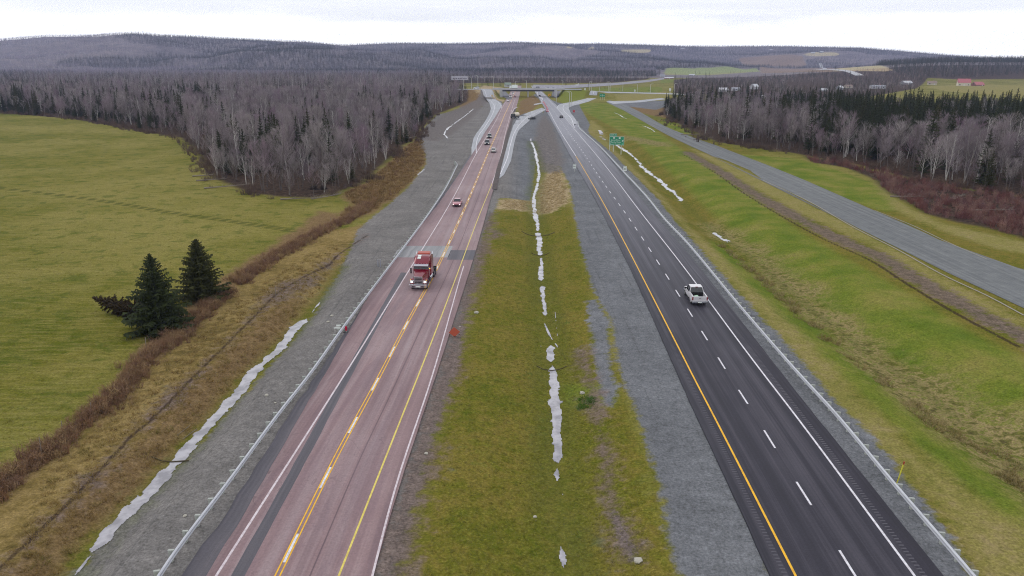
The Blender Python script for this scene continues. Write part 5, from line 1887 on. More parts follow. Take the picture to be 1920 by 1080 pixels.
for s in (-1, 1):
    MB().box(s * hx + (0 if s > 0 else -2.5), s * hx + (2.5 if s > 0 else 0), -6.9, 6.9, 0, 6.25).build('abutment', CONC, e, 0.05)
p = MB()
p.box(14.3 - ox - 0.6, 14.3 - ox + 0.6, -6, 6, 4.2, 4.95)
for k in (-4.5, 0, 4.5):
    p.tube([(14.3 - ox, k, -0.5), (14.3 - ox, k, 4.3)], 0.55, 14)
p.build('pier', CONC, e)
# road over it, and the yards and lanes beyond
def flat_band(name, pts, w, m, lift):
    c = curve(np.array(pts), 6)
    return dline(name, c, w, m, lift, px=False)


MB_ = MB()
o = MB().box(-300, -hx - 3 + ox - 0.01, OV_Y - 6, OV_Y + 6, 6.2, 6.72)
o = o.box(hx + 3 + ox + 0.01, 62, OV_Y - 6, OV_Y + 6, 6.2, 6.72).build('road', LIGHTASPH, None)
tag(o, kind='structure')
drape('slope_stones', [(943, 172), (948, 172), (962, 187), (950, 186), (938, 178)], STONE, 0.25, 4)
drape('slope_stones', [(1036, 172), (1052, 170), (1058, 175), (1043, 184), (1034, 182)], STONE, 0.25, 4)
drape('road', [(1000, 159), (1060, 160), (1100, 158), (1160, 155), (1215, 150), (1245, 146), (1248, 148), (1215, 154), (1165, 159), (1110, 163), (1060, 166), (1000, 165)], nmat('pale_yard', asphalt_fn((118, 116, 126), (132, 130, 140), (148, 146, 154)), 0.8, 0.2), 0.2, 12, 1.5, 12)
drape('road', [(1100, 171), (1240, 174.5), (1300, 177), (1300, 178.5), (1240, 176.5), (1180, 175), (1118, 174.5), (1100, 173)], LIGHTASPH, 0.12, 8)
drape('road', [(1136, 190), (1190, 189), (1240, 184), (1250, 186), (1200, 192), (1150, 195)], LIGHTASPH, 0.08, 6)
dline('road', [(1612, 142), (1590, 134), (1560, 131), (1540, 124), (1538, 119)], 14, nmat('hill_road', lambda n: C(0, 0, 0), 0.9) if False else CONC, 0.6, terr=True)

# ---------------------------------------------------------------- guard rails
GALV = nmat('galvanised_steel', lambda n: n.mix(n.noise(n.pos(), 1.2, 3, 0.6), C(178, 180, 188), C(206, 208, 214)), 0.42, 0.5, 0.25)
POSTM = mat('galvanised_post', C(168, 172, 166), 0.6, 0.1)


def guard_rail(pts, side, label, start_trim=None):
    """pts: photo points of the rail itself (0.7 m up), near to far; side: where the posts stand (+1 right)"""
    c = curve(WP(pts, 0.68), 0.2)
    d = np.gradient(c, axis=0)
    L = np.concatenate([[0], np.cumsum(np.linalg.norm(np.diff(c, axis=0), axis=1))])
    nrm = np.stack([d[:, 1], -d[:, 0]], 1) / np.linalg.norm(d, axis=1)[:, None] * side
    o_ = c[0]
    e = empty('guard_rail', (o_[0], o_[1], 0))
    tag(e, label, 'guard rail', 'steel guard rails beside the carriageways')
    # W-shaped beam: cross-section in (outward offset, height)
    prof = [(0.02, 0.86), (-0.04, 0.85), (-0.08, 0.80), (-0.08, 0.77), (0.02, 0.70), (0.02, 0.66), (-0.09, 0.61), (-0.09, 0.57), (0.0, 0.52), (0.05, 0.52), (0.05, 0.86)]
    k = np.arange(0, len(c), 5)
    rings = []
    for i in k:
        rings.append([(c[i, 0] + nrm[i, 0] * a - o_[0], c[i, 1] + nrm[i, 1] * a - o_[1], z) for a, z in prof])
    MB().loft(rings).build('beam', GALV, e)
    s, n = 1.0, 0
    rest = MB()
    while s < L[-1]:
        i = int(np.searchsorted(L, s))
        i = min(i, len(c) - 1)
        a = math.atan2(nrm[i, 1], nrm[i, 0])
        ca, sa = math.cos(a), math.sin(a)
        bx, by = c[i, 0] - o_[0], c[i, 1] - o_[1]

        def tr_(u, v, z):
            return (bx + u * ca - v * sa, by + u * sa + v * ca, z)
        m = MB() if n < 99 else rest
        # block-out and post, with its slanting cap
        m.hexa([tr_(0.03, -.07, .5), tr_(.22, -.07, .5), tr_(.22, .07, .5), tr_(.03, .07, .5), tr_(0.03, -.07, .84), tr_(.22, -.07, .84), tr_(.22, .07, .84), tr_(.03, .07, .84)])
        m.hexa([tr_(0.22, -.09, -.3), tr_(.42, -.09, -.3), tr_(.42, .09, -.3), tr_(.22, .09, -.3), tr_(0.22, -.09, .86), tr_(.42, -.09, .84), tr_(.42, .09, .84), tr_(.22, .09, .86)])
        m.hexa([tr_(0.06, -.085, .862), tr_(.45, -.07, .842), tr_(.45, .07, .842), tr_(.06, .085, .862), tr_(0.06, -.085, .9), tr_(.45, -.07, .87), tr_(.45, .07, .87), tr_(.06, .085, .9)])
        if n < 99:
            m.build('post', POSTM, e)
        s += 1.95
        n += 1
    if rest.V:
        r = rest.build('posts', POSTM, e)
        r['kind'] = 'stuff'
    return e


guard_rail([(262, 1140), (297, 1083), (430, 902), (535, 760), (567, 720), (640, 619), (720, 513), (803, 402), (830, 362), (853, 318), (857, 308), (853, 303)], -1, 'long steel guard rail left of the reddish carriageway, flared at its far end')
guard_rail([(1875, 1140), (1827, 1083), (1680, 912), (1553, 761), (1515, 720), (1400, 589), (1280, 446), (1250, 415), (1217, 374), (1170, 323), (1123, 273), (1097, 250), (1088, 242), (1083, 228)], 1, 'long steel guard rail right of the dark carriageway')

# ---------------------------------------------------------------- street lamps
POLE = mat('pale_pole_metal', C(188, 188, 182), 0.5, 0.1)
LENS = mat('lamp_lens', C(214, 214, 210), 0.4)


def street_lamp():
    e = empty('street_lamp', (0, 0, 0))
    MB().tube([(0, 0, -0.3), (0, 0, 0.5)], 0.24, 10).build('base', CONC, e)
    MB().tube([(0, 0, 0.5), (0, 0, 10.0)], [0.2, 0.15], 8).build('pole', POLE, e)
    MB().tube([(0, 0, 10.0), (-0.25, 0, 10.5), (-0.8, 0, 10.85), (-1.6, 0, 11.0), (-2.4, 0, 11.05)], [0.18, 0.16, 0.15, 0.14, 0.12], 6).build('arm', POLE, e)
    h = MB().hexa([(-3.1, -.16, 10.95), (-2.3, -.12, 10.98), (-2.3, .12, 10.98), (-3.1, .16, 10.95), (-3.05, -.12, 11.1), (-2.3, -.1, 11.14), (-2.3, .1, 11.14), (-3.05, .12, 11.1)]).build('lamp_head', POLE, e)
    return e


lamp0 = street_lamp()
LAMPS = [(884, 144, 164.5, 6.7, 0, 'street lamp on the embankment beside the overhead board'), (925, 143, 164.5, 6.7, 0, 'street lamp left of the bridge, behind the straw slope'),
         (966, 152, 165.5, 6.7, 3.1, 'street lamp on the bridge above the reddish carriageway'), (987, 150, 165.5, 6.7, 0, 'street lamp on the bridge above its middle pier'),
         (1055, 150, 170, 0, 0, 'street lamp behind the right end of the bridge'), (1043, 170, 192.5, 0, 3.1, 'street lamp at the roadside before the right bridge end'),
         (1067.5, 172, 201.5, 0, 0, 'nearest street lamp, at the exit ramp bend'), (1071, 171, 197.5, 0, 0, 'street lamp just behind the nearest one at the ramp'),
         (1105, 153, 172, 0, 3.1, 'left lamp of the pair where the exit ramp meets the road'), (1109, 153, 171, 0, 0, 'right lamp of the pair where the exit ramp meets the road'),
         (1124, 156, 176, 0, 0, 'street lamp behind the small green sign'), (1140.5, 154, 171, 0, 0, 'left lamp of the pair beside the little round bushes'),
         (1143.5, 153, 173.5, 0, 0, 'right lamp of the pair beside the little round bushes'), (1167.5, 155, 171, 0, 0, 'street lamp by the second clump of little bushes'),
         (1194.5, 157, 175, 0, 0, 'street lamp in front of the middle of the green meadow'), (1219, 157, 175, 0, 3.1, 'street lamp at the right end of the green meadow'), (1264, 156, 175, 0, 3.1, 'rightmost street lamp, behind the tip of the right wood'),
         (896, 141, 152, 6.7, 0, 'faint street lamp behind the overhead board')]
for i, (px, top, base, z, rz, lab) in enumerate(LAMPS):
    x, y = W(px, base, z)
    if z > 0:
        y2 = OV_Y + 5.5
        x, y = x * y2 / y, y2
    dx, dy, dz = ray(px, top)
    hgt = H + dz / dy * y - z
    o = lamp0 if i == 0 else copy_tree(lamp0)
    o.location = (x, y, z)
    o.rotation_euler = (0, 0, rz)
    s = hgt / 11.1
    o.scale = (1, 1, s)
    tag(o, lab, 'street lamp', 'street lamps round the interchange')

# ---------------------------------------------------------------- signs
GREENS = mat('sign_green', C(0, 138, 100), 0.45)
WSIGN = mat('sign_white', C(225, 232, 228), 0.5)
ALU = mat('sign_back_aluminium', C(150, 152, 156), 0.5, 0.4)
BLACK = mat('sign_black', C(28, 28, 30), 0.6)
ORANGE = mat('sign_orange', C(190, 70, 20), 0.5)
YEL = mat('sign_yellow', C(236, 170, 20), 0.5)


def panel(name, w, h, y, z0, m, parent, t=0.03, r=0.08, cx=0.0):
    """flat board with rounded corners standing in the xz plane"""
    pts = []
    for sx, sz, a0 in ((1, 1, 0), (-1, 1, 90), (-1, -1, 180), (1, -1, 270)):
        for k in range(5):
            a = math.radians(a0 + k * 22.5)
            pts.append((cx + sx * (w / 2 - r) + r * math.cos(a), z0 + h / 2 + sz * (h / 2 - r) + r * math.sin(a)))
    return MB().loft([[(x, y, z) for x, z in pts], [(x, y + t, z) for x, z in pts]]).build(name, m, parent)


def lay_text(body, size, x, z, m, parent, y=-0.02, sx=1.0):
    o = text_mesh(body, size, m, parent)
    o.rotation_euler = (math.pi / 2, 0, 0)
    o.location = (x, y, z)
    o.scale = (sx, 1, 1)
    return o


# large guide sign at the right verge
x, y = TW(1162, 289)
e = empty('guide_sign', (x, y, TZ(x, y)), -0.02)
tag(e, 'large green motorway exit sign with white lettering on three posts', 'road sign')
pm_ = (H * 0 + math.hypot(x, y))
gs = W(1181, 289)[0] - W(1152, 289)[0]
gw = gs
_dx, _dy, _dz = ray(1166, 272.5)
zb = H + _dz / _dy * y - TZ(x, y)
_dx, _dy, _dz = ray(1166, 256)
zt = H + _dz / _dy * y - TZ(x, y)
gh = zt - zb
cx = W(1166.5, 289)[0] - x
panel('sign_panel', gw, gh, 0.0, zb, GREENS, e, 0.05, 0.15, cx)
bd = MB()
for (x0, x1, z0, z1) in ((-gw / 2 + .06, gw / 2 - .06, zb + .05, zb + .13), (-gw / 2 + .06, gw / 2 - .06, zt - .13, zt - .05), (-gw / 2 + .05, -gw / 2 + .13, zb + .14, zt - .14), (gw / 2 - .13, gw / 2 - .05, zb + .14, zt - .14)):
    bd.box(cx + x0, cx + x1, -0.012, -0.002, z0, z1)
bd.build('border', WSIGN, e)
tw_ = gw * 0.5
tx = cx - gw / 2 + tw_ / 2
tb = panel('exit_tab', tw_, 1.02, 0.0, zt + 0.02, GREENS, e, 0.05, 0.1, tx)
bd = MB()
for (x0, x1, z0, z1) in ((-tw_ / 2 + .05, tw_ / 2 - .05, zt + .06, zt + .12), (-tw_ / 2 + .05, tw_ / 2 - .05, zt + .93, zt + .99), (-tw_ / 2 + .04, -tw_ / 2 + .1, zt + .13, zt + .92), (tw_ / 2 - .1, tw_ / 2 - .04, zt + .13, zt + .92)):
    bd.box(tx + x0, tx + x1, -0.012, -0.002, z0, z1)
bd.build('border', WSIGN, tb)
lay_text('EXIT 30', 0.62, tx, zt + 0.52, WSIGN, tb)
lay_text('James River', 0.66, cx - gw * 0.07, zb + gh * 0.60, WSIGN, e, sx=1.12)
lay_text('Marshy Hope', 0.66, cx - gw * 0.08, zb + gh * 0.37, WSIGN, e, sx=1.06)
lay_text('Beaver Mountain', 0.60, cx - gw * 0.1, zb + gh * 0.14, WSIGN, e, sx=0.92)
panel('route_marker', gw * 0.12, gh * 0.14, -0.03, zb + gh * 0.77, WSIGN, e, 0.02, 0.1, cx - gw * 0.19)
panel('route_marker', gw * 0.12, gh * 0.18, -0.03, zb + gh * 0.73, WSIGN, e, 0.02, 0.1, cx + gw * 0.19)
panel('park_symbol', gw * 0.085, gh * 0.13, -0.03, zb + gh * 0.08, mat('pale_sign_green', C(130, 205, 165), 0.5), e, 0.02, 0.05, cx + gw * 0.38)
ar = MB()
ax, az = cx + gw * 0.39, zb + gh * 0.48
dv, dn = Vector((0.5, 0, 0.86)), Vector((0.86, 0, -0.5))
P0 = Vector((ax, -0.02, az)) - dv * 0.42
sh = [P0 - dn * .09, P0 + dn * .09, P0 + dn * .09 + dv * .5, P0 + dn * .28 + dv * .45, P0 + dv * .98, P0 - dn * .28 + dv * .45, P0 - dn * .09 + dv * .5]
ar.loft([sh, [v + Vector((0, 0.015, 0)) for v in sh]]).build('arrow', WSIGN, e)
for pxx, pyy in ((1153, 286), (1160.5, 289), (1176, 291)):
    q = W(pxx, 289)[0] - x
    MB().box(q - .13, q + .13, 0.06, 0.28, -0.6, zt - 0.1).build('post', mat('pale_post', C(196, 198, 186), 0.6), e)


def speed_sign(px, py, label):
    x, y = TW(px, py)
    e = empty('speed_sign', (x, y, TZ(x, y)))
    tag(e, label, 'road sign', 'white speed signs beside the dark carriageway')
    MB().box(-.05, .05, 0.04, .12, -.3, 2.2).build('post', POLE, e)
    panel('sign_panel', 0.95, 1.3, 0, 0.95, WSIGN, e, 0.03, 0.07)
    lay_text('MAXIMUM', 0.2, 0, 2.05, BLACK, e, -0.01)
    lay_text('80', 0.74, 0, 1.5, BLACK, e, -0.01)
    return e


speed_sign(1077, 322, 'white speed sign left of the dark carriageway, on the gravel')
speed_sign(1171.5, 327, 'white speed sign right of the dark carriageway, by the grass')
# small green sign
x, y = W(1129, 188)
e = empty('guide_sign', (x, y, 0))
tag(e, 'small green guide sign on three posts beyond the ramp', 'road sign')
panel('sign_panel', 4.4, 2.6, 0, 2.6, GREENS, e, 0.05, 0.15)
ar = MB()
ar.box(-.12, .12, -.02, -.005, 3.0, 4.6).box(-.5, .5, -.02, -.006, 4.0, 4.2).box(-1.9, -.7, -.02, -.005, 3.8, 4.0).box(.7, 1.9, -.02, -.005, 3.8, 4.0)
ar.build('lettering', WSIGN, e)
for q in (-1.6, 0.1, 1.7):
    MB().box(q - .11, q + .11, .06, .2, -.3, 5.0).build('post', POLE, e)
# warning sign under the bridge
x, y = W(1030.3, 182)
e = empty('warning_sign', (x, y, 0))
tag(e, 'yellow warning board at the foot of the right abutment', 'road sign')
panel('sign_panel', 2.1, 2.1, 0, 0.7, YEL, e, 0.04, 0.1)
MB().box(-.35, .35, -.02, -.005, 1.4, 1.55).box(-.08, .08, -.02, -.004, 1.1, 1.9).build('symbol', BLACK, e)
MB().box(-.08, .08, .05, .15, -.2, 2.6).build('post', POLE, e)
# orange diamond on its stand in the median
x, y = TW(853, 634)
e = empty('roadworks_sign', (x, y, TZ(x, y)), 0.25)
tag(e, 'orange diamond roadworks sign tilted back on a stand in the median', 'road sign')
pn = MB()
r = 0.66
dm = [(0, 0.05, 0.12), (r, 0.3, 0.12 + r * .78), (0, 0.55, 0.12 + 1.56 * r), (-r, 0.3, 0.12 + r * .78)]
pn.loft([dm, [(a, b + .02, c + .0) for a, b, c in dm]]).build('sign_panel', mat('dull_orange', C(158, 62, 30), 0.6), e)
MB().tube([(0, 0.35, .75), (0.75, 0.9, 0.02)], .025, 6).tube([(0, 0.35, .75), (-0.6, 1.0, 0.02)], .025, 6).tube([(-.1, .1, .2), (.7, -.25, 0.02)], .025, 6).build('stand', BLACK, e)
# yellow hydrant-style marker with red tip at right
x, y = W(1681, 908)
e = empty('marker_post', (x, y, TZ(x, y)))
e.rotation_euler = (0.05, 0.12, 0)
tag(e, 'leaning yellow marker post with red tip behind the right guard rail', 'marker post')
MB().tube([(0, 0, -.2), (0, 0, 1.75)], .045, 8).build('post', mat('post_yellow', C(206, 200, 60), 0.5), e)
MB().tube([(0, 0, 1.75), (0, 0, 2.0)], .055, 8).build('tip', mat('tip_red', C(150, 50, 30), 0.5), e)
# marker by the left rail
x, y = W(649.5, 624)
e = empty('delineator', (x, y, 0))
tag(e, 'red reflective delineator in front of the left guard rail', 'marker post')
MB().box(-.03, .03, 0, .04, -.1, .5).build('post', POLE, e)
panel('reflector', 0.26, 0.55, -0.03, 0.28, mat('reflector_red', C(190, 20, 60), 0.4), e, 0.02, 0.08)
MB().box(-.35, .35, -.1, .25, 0.0, .07).build('foot', BLACK, e)
x, y = W(634, 624)
e = empty('white_board', (x, y, 0), 0.1)
tag(e, 'small white barrier board behind the left guard rail', 'barrier board')
MB().box(-.45, .35, -.03, .0, .55, .68).box(-.2, .35, .3, .33, .72, .9).build('board', WSIGN, e)
MB().box(-.4, -.34, .02, .06, -.1, .66).box(.24, .3, .02, .06, -.1, .66).box(-.3, .2, .02, .32, .6, .66).build('frame', POLE, e)
for i, px in enumerate((709, 713.5)):
    x, y = W(px, 500)
    o = MB().tube([(0, 0, -.2), (0, 0, 1.15)], .085, 8).build('culvert_marker', mat('grey_plastic', C(150, 152, 162), 0.6), None)
    o.location = (x, y, TZ(x, y))
    tag(o, ['left grey post of the pair on the left gravel verge', 'right grey post of the pair on the left gravel verge'][i], 'post', 'paired grey posts on the gravel')
for i, (px, py, hgt, lab) in enumerate([(517, 558, 1.6, 'pale stake beside the muddy spot on the left bank'), (275, 660, 1.7, 'pale stake at the brush below the near spruce'), (79, 857, 1.8, 'thin fence stake near the left picture edge'), (118, 815, 1.3, 'thin fence stake in the brush line, second from the left'), (172, 778, 1.2, 'thin fence stake in the brush line, third from the left'), (620, 420, 1.3, 'thin fence stake at the top of the brush line')]):
    x, y = W(px, py)
    o = MB().tube([(0, 0, -.2), (0.08, 0, hgt)], .035, 6).build('stake', DEADW, None)
    o.location = (x, y, TZ(x, y))
    tag(o, lab, 'stake', 'wooden stakes along the left bank')
# small boards far off
for px, py, w, h_, zz, lab in [(1097, 171, 1.6, 2.4, 0.8, 'small white board on legs beside the crossing road'), (1081, 163, 2.2, 2.0, 1.2, 'left of two white boards beyond the crossing road'), (1084.5, 162.5, 1.8, 2.0, 1.8, 'right of two white boards beyond the crossing road'), (1256, 176, 1.9, 2.4, 3.0, 'pale round-cornered board at the meadow corner'), (1256 - 66, 175, 1.4, 2.0, 1.6, 'pale frame board in front of the meadow')]:
    x, y = W(px, py)
    e = empty('sign_board', (x, y, 0))
    tag(e, lab, 'sign')
    panel('board', w, h_, 0, zz, mat('pale_board', C(214, 216, 210), 0.6), e, 0.05, 0.3)
    MB().box(-w / 3 - .1, -w / 3 + .1, .06, .2, -.2, zz + h_ * .6).box(w / 3 - .1, w / 3 + .1, .06, .2, -.2, zz + h_ * .6).build('post', POLE, e)
# overhead board seen from behind at the left
x, y = W(862, 166, 6)
y2 = 676.0
x = x * y2 / y
e = empty('overhead_sign', (x, y2, 0))
tag(e, 'pale overhead board seen from behind above the left wood', 'road sign')
zz = lambda row: H + ray(862, row)[2] / ray(862, row)[1] * y2
wv = 30 * (y2 * cT + 20) / F
panel('sign_panel', wv, zz(142.7) - zz(150), 0, zz(150), mat('pale_panel_back', C(184, 182, 192), 0.6), e, 0.3, 0.4)
sl = MB()
for k in (-0.38, -0.28, -0.18, -0.07, 0.03, 0.10, 0.22, 0.32, 0.40):
    sl.box(wv * k - .42, wv * k + .42, -.06, -.005, zz(147.6), zz(146.2))
sl.build('bracket', mat('dark_slot', C(52, 50, 66), 0.8), e)
MB().tube([(wv * .22, .5, 3), (wv * .22, .5, zz(143))], .3, 10).build('post', POLE, e)
MB().box(-wv * .45, wv * .45, .32, .6, zz(148), zz(147.2)).build('beam', POLE, e)

# barrels, barriers
PINKR = mat('barrel_red', C(206, 50, 88), 0.5)


def barrel():
    e = empty('traffic_barrel', (0, 0, 0))
    MB().tube([(0, 0, 0), (0, 0, .08)], .42, 14).build('base', BLACK, e)
    MB().tube([(0, 0, .08), (0, 0, 1.1)], [.31, .25], 14).build('drum', PINKR, e)
    MB().tube([(0, 0, .4), (0, 0, .55)], [.302, .292], 14).tube([(0, 0, .75), (0, 0, .9)], [.281, .272], 14).build('stripe', WSIGN, e)
    return e


b0 = barrel()
for i, (px, py) in enumerate([(1018.5, 193.5), (1020.4, 195.3), (1021.6, 197), (1022.6, 199), (1023.8, 201), (1025, 203), (1026.4, 205), (1024.7, 209.5), (1027.5, 210), (1026.3, 207)]):
    x, y = W(px, py)
    o = b0 if i == 0 else copy_tree(b0)
    o.location = (x, y, 0.1)
    o.scale = (1.25, 1.25, 1.3)
    tag(o, 'red and white traffic barrel in the row closing the left lane before the bridge', 'barrel', 'traffic barrels closing the left lane')
x, y = W(1076, 212.5)
e = empty('roadworks_sign', (x, y, 0.1))
tag(e, 'square red roadworks board on the apron beside the exit ramp', 'road sign')
panel('sign_panel', 1.3, 1.4, 0, 0.5, mat('board_red', C(214, 84, 92), 0.5), e, .04, .08)
MB().box(-.3, .3, -.03, -.005, .95, 1.5).build('symbol', BLACK, e)
MB().box(-.5, -.44, .05, .1, 0, 1.2).box(.44, .5, .05, .1, 0, 1.2).build('leg', BLACK, e)


def barrier(pts, label, h=0.85, w=0.55, m=None):
    c = curve(WP(pts), 2.0)
    d = np.gradient(c, axis=0)
    n = np.stack([-d[:, 1], d[:, 0]], 1) / np.linalg.norm(d, axis=1)[:, None]
    prof = [(-w / 2, 0), (w / 2, 0), (w / 2, .12), (w * .2, .35), (w * .16, h), (-w * .16, h), (-w * .2, .35), (-w / 2, .12)]
    o = MB().loft([[(c[i, 0] + n[i, 0] * a, c[i, 1] + n[i, 1] * a, z + 0.08) for a, z in prof] for i in range(len(c))]).build('concrete_barrier', m or WHITE, None)
    return tag(o, label, 'barrier')


barrier([(1007.5, 174), (1008.6, 179), (1011, 183), (1016, 185), (1016, 190), (1016.5, 194)], 'white concrete barrier curving out from under the bridge')
barrier([(1016.5, 194.5), (1010, 195.7), (1001, 197.5)], 'short white concrete barrier across the median')
barrier([(957.5, 217), (962, 209), (966, 203.5), (969.5, 202)], 'pale pink-white barrier beside the reddish carriageway', 0.6, 0.5, PINKW)

# logs laid across the ditches
WATTLE = mat('dark_wattle', C(78, 68, 46), 0.9)
for pts, r, lab, nm in [([(978, 431), (990, 435), (1009, 436.5), (1028, 435), (1040, 432)], .05, 'dark erosion log across the median ditch, farthest of three', 'erosion_log'),
                        ([(996, 468), (1004, 471), (1013, 472.5), (1022, 471), (1030, 468)], .045, 'dark erosion log across the median ditch, middle of three', 'erosion_log'),
                        ([(1006, 677), (1018, 682), (1034, 684.5), (1050, 682), (1063, 677)], .04, 'dark erosion log across the median ditch, nearest of three', 'erosion_log'),
                        ([(283, 853), (320, 855), (353, 853)], .05, 'dark pole lying across the water of the left ditch', 'fallen_pole')]:
    c = curve(WP(pts, -0.4), 0.8)
    o = MB().tube([(a, b, TZ(a, b) + 0.08) for a, b in c], r, 6).build(nm, WATTLE, None)
    tag(o, lab, 'log')
for pts, lab in [([(330, 803), (355, 782)], 'left of two pale sticks lying on the left bank'), ([(340, 806), (367, 786)], 'right of two pale sticks lying on the left bank')]:
    c = WP(pts)
    o = MB().tube([(a, b, TZ(a, b) + 0.06) for a, b in c], .025, 5).build('stick', DEADW, None)
    tag(o, lab, 'stick', 'pale sticks on the left bank')
# pale stones here and there
ROCK = mat('pale_rock', C(176, 172, 160), 0.9)
for i, (px, py, s, lab) in enumerate([(893, 587, .3, 'pale stone in the median behind the orange diamond'), (1003, 947, .14, 'small white stone on the open median grass'), (799, 851, .16, 'pale stone on the median gravel edge'), (862, 613, .12, 'small stone above the orange diamond'), (1197, 1043, .3, 'brown stone at the end of the median rut'), (1092, 723, .25, 'pale stone above the green weeds'), (500, 742, .2, 'pale stone on the left gravel near the ditch'), (347, 968, .16, 'small pale stone on the left gravel at the bottom'), (516, 756, .12, 'tiny pale stone on the left gravel'), (622, 593, .22, 'pale stone on gravel beside the left rail, above the board'), (615, 604, .2, 'second pale stone on gravel beside the left rail')]):
    x, y = W(px, py)
    bm = bmesh.new()
    bmesh.ops.create_icosphere(bm, subdivisions=2, radius=s)
    rr = random.Random(i)
    for v in bm.verts:
        v.co *= rr.uniform(0.75, 1.15)
        v.co.z *= 0.6
    me = bpy.data.meshes.new('stone')
    bm.to_mesh(me)
    bm.free()
    me.materials.append(ROCK)
    o = link(bpy.data.objects.new('stone', me))
    o.location = (x, y, TZ(x, y) + s * .3)
    tag(o, lab, 'stone', 'pale stones lying about')
# ---------------------------------------------------------------- vehicles (+y is forward, origin on the ground at the middle)
def paintm(name, col, rough=0.3, metal=0.1):
    m = mat(name, col, rough, metal)
    b = m.node_tree.nodes['Principled BSDF']
    b.inputs['Coat Weight'].default_value = 0.6
    b.inputs['Coat Roughness'].default_value = 0.08
    return m


GLASS = mat('tinted_glass', C(22, 26, 32), 0.06, spec=0.8)
RUBBER = mat('tyre_rubber', C(26, 26, 28), 0.85)
RIM = mat('alloy_rim', C(150, 152, 156), 0.35, 0.7)
CHROME = mat('chrome', C(206, 208, 214), 0.18, 0.9)
PLAST = mat('black_plastic', C(24, 24, 26), 0.7)
LAMPR = mat('tail_lamp_red', C(130, 14, 18), 0.3)
LAMPW = mat('headlamp_glass', C(230, 232, 236), 0.15)
LIT = mat('lit_headlamp', C(255, 250, 240), 0.3, emit=(1, 0.97, 0.9, 1), strength=1.6)
AMBER = mat('lit_amber_lamp', C(240, 190, 40), 0.3, emit=(1, 0.62, 0.05, 1), strength=1.0)


def wheel(parent, x, y, r, w, rim=RIM):
    t = MB().tube([(x - w / 2, y, r), (x - w / 2 + .03, y, r), (x + w / 2 - .03, y, r), (x + w / 2, y, r)], [r * .93, r, r, r * .93], 22).build('wheel', RUBBER, parent, smooth_=True)
    s = 1 if x > 0 else -1
    hub = MB().tube([(x + s * (w / 2 + .004), y, r), (x + s * (w / 2 + .02), y, r)], [r * .62, r * .5], 16).build('rim', rim, t)
    return t


def rquad(a, b, c, d, inset=0.08, off=0.012):
    """a pane set just proud of the quad a-b-c-d"""
    A, B, Cc, D = map(Vector, (a, b, c, d))
    cen = (A + B + Cc + D) / 4
    n = (B - A).cross(D - A).normalized()
    P = [p.lerp(cen, inset) for p in (A, B, Cc, D)]
    return [p + n * off for p in P], [p - n * 0.002 for p in P]


def pane(name, quad, outward, m, parent, inset=0.08):
    A, B, Cc, D = map(Vector, quad)
    n = (B - A).cross(D - A)
    if n.dot(Vector(outward)) < 0:
        A, B, Cc, D = D, Cc, B, A
    f, k = rquad(A, B, Cc, D, inset)
    return MB().loft([k, f]).build(name, m, parent)


def body_loft(st, W2):
    """st: rows (y, half width factor, z low, z top)"""
    rings = []
    for y, k, zl, zt in st:
        hw = W2 * k
        m_ = zl + (zt - zl) * 0.55
        rings.append([(-hw * .9, y, zl), (-hw * .99, y, zl + .1), (-hw, y, m_), (-hw * .96, y, zt - .07), (-hw * .86, y, zt), (-hw * .4, y, zt + .02),
                      (hw * .4, y, zt + .02), (hw * .86, y, zt), (hw * .96, y, zt - .07), (hw, y, m_), (hw * .99, y, zl + .1), (hw * .9, y, zl)])
    return rings


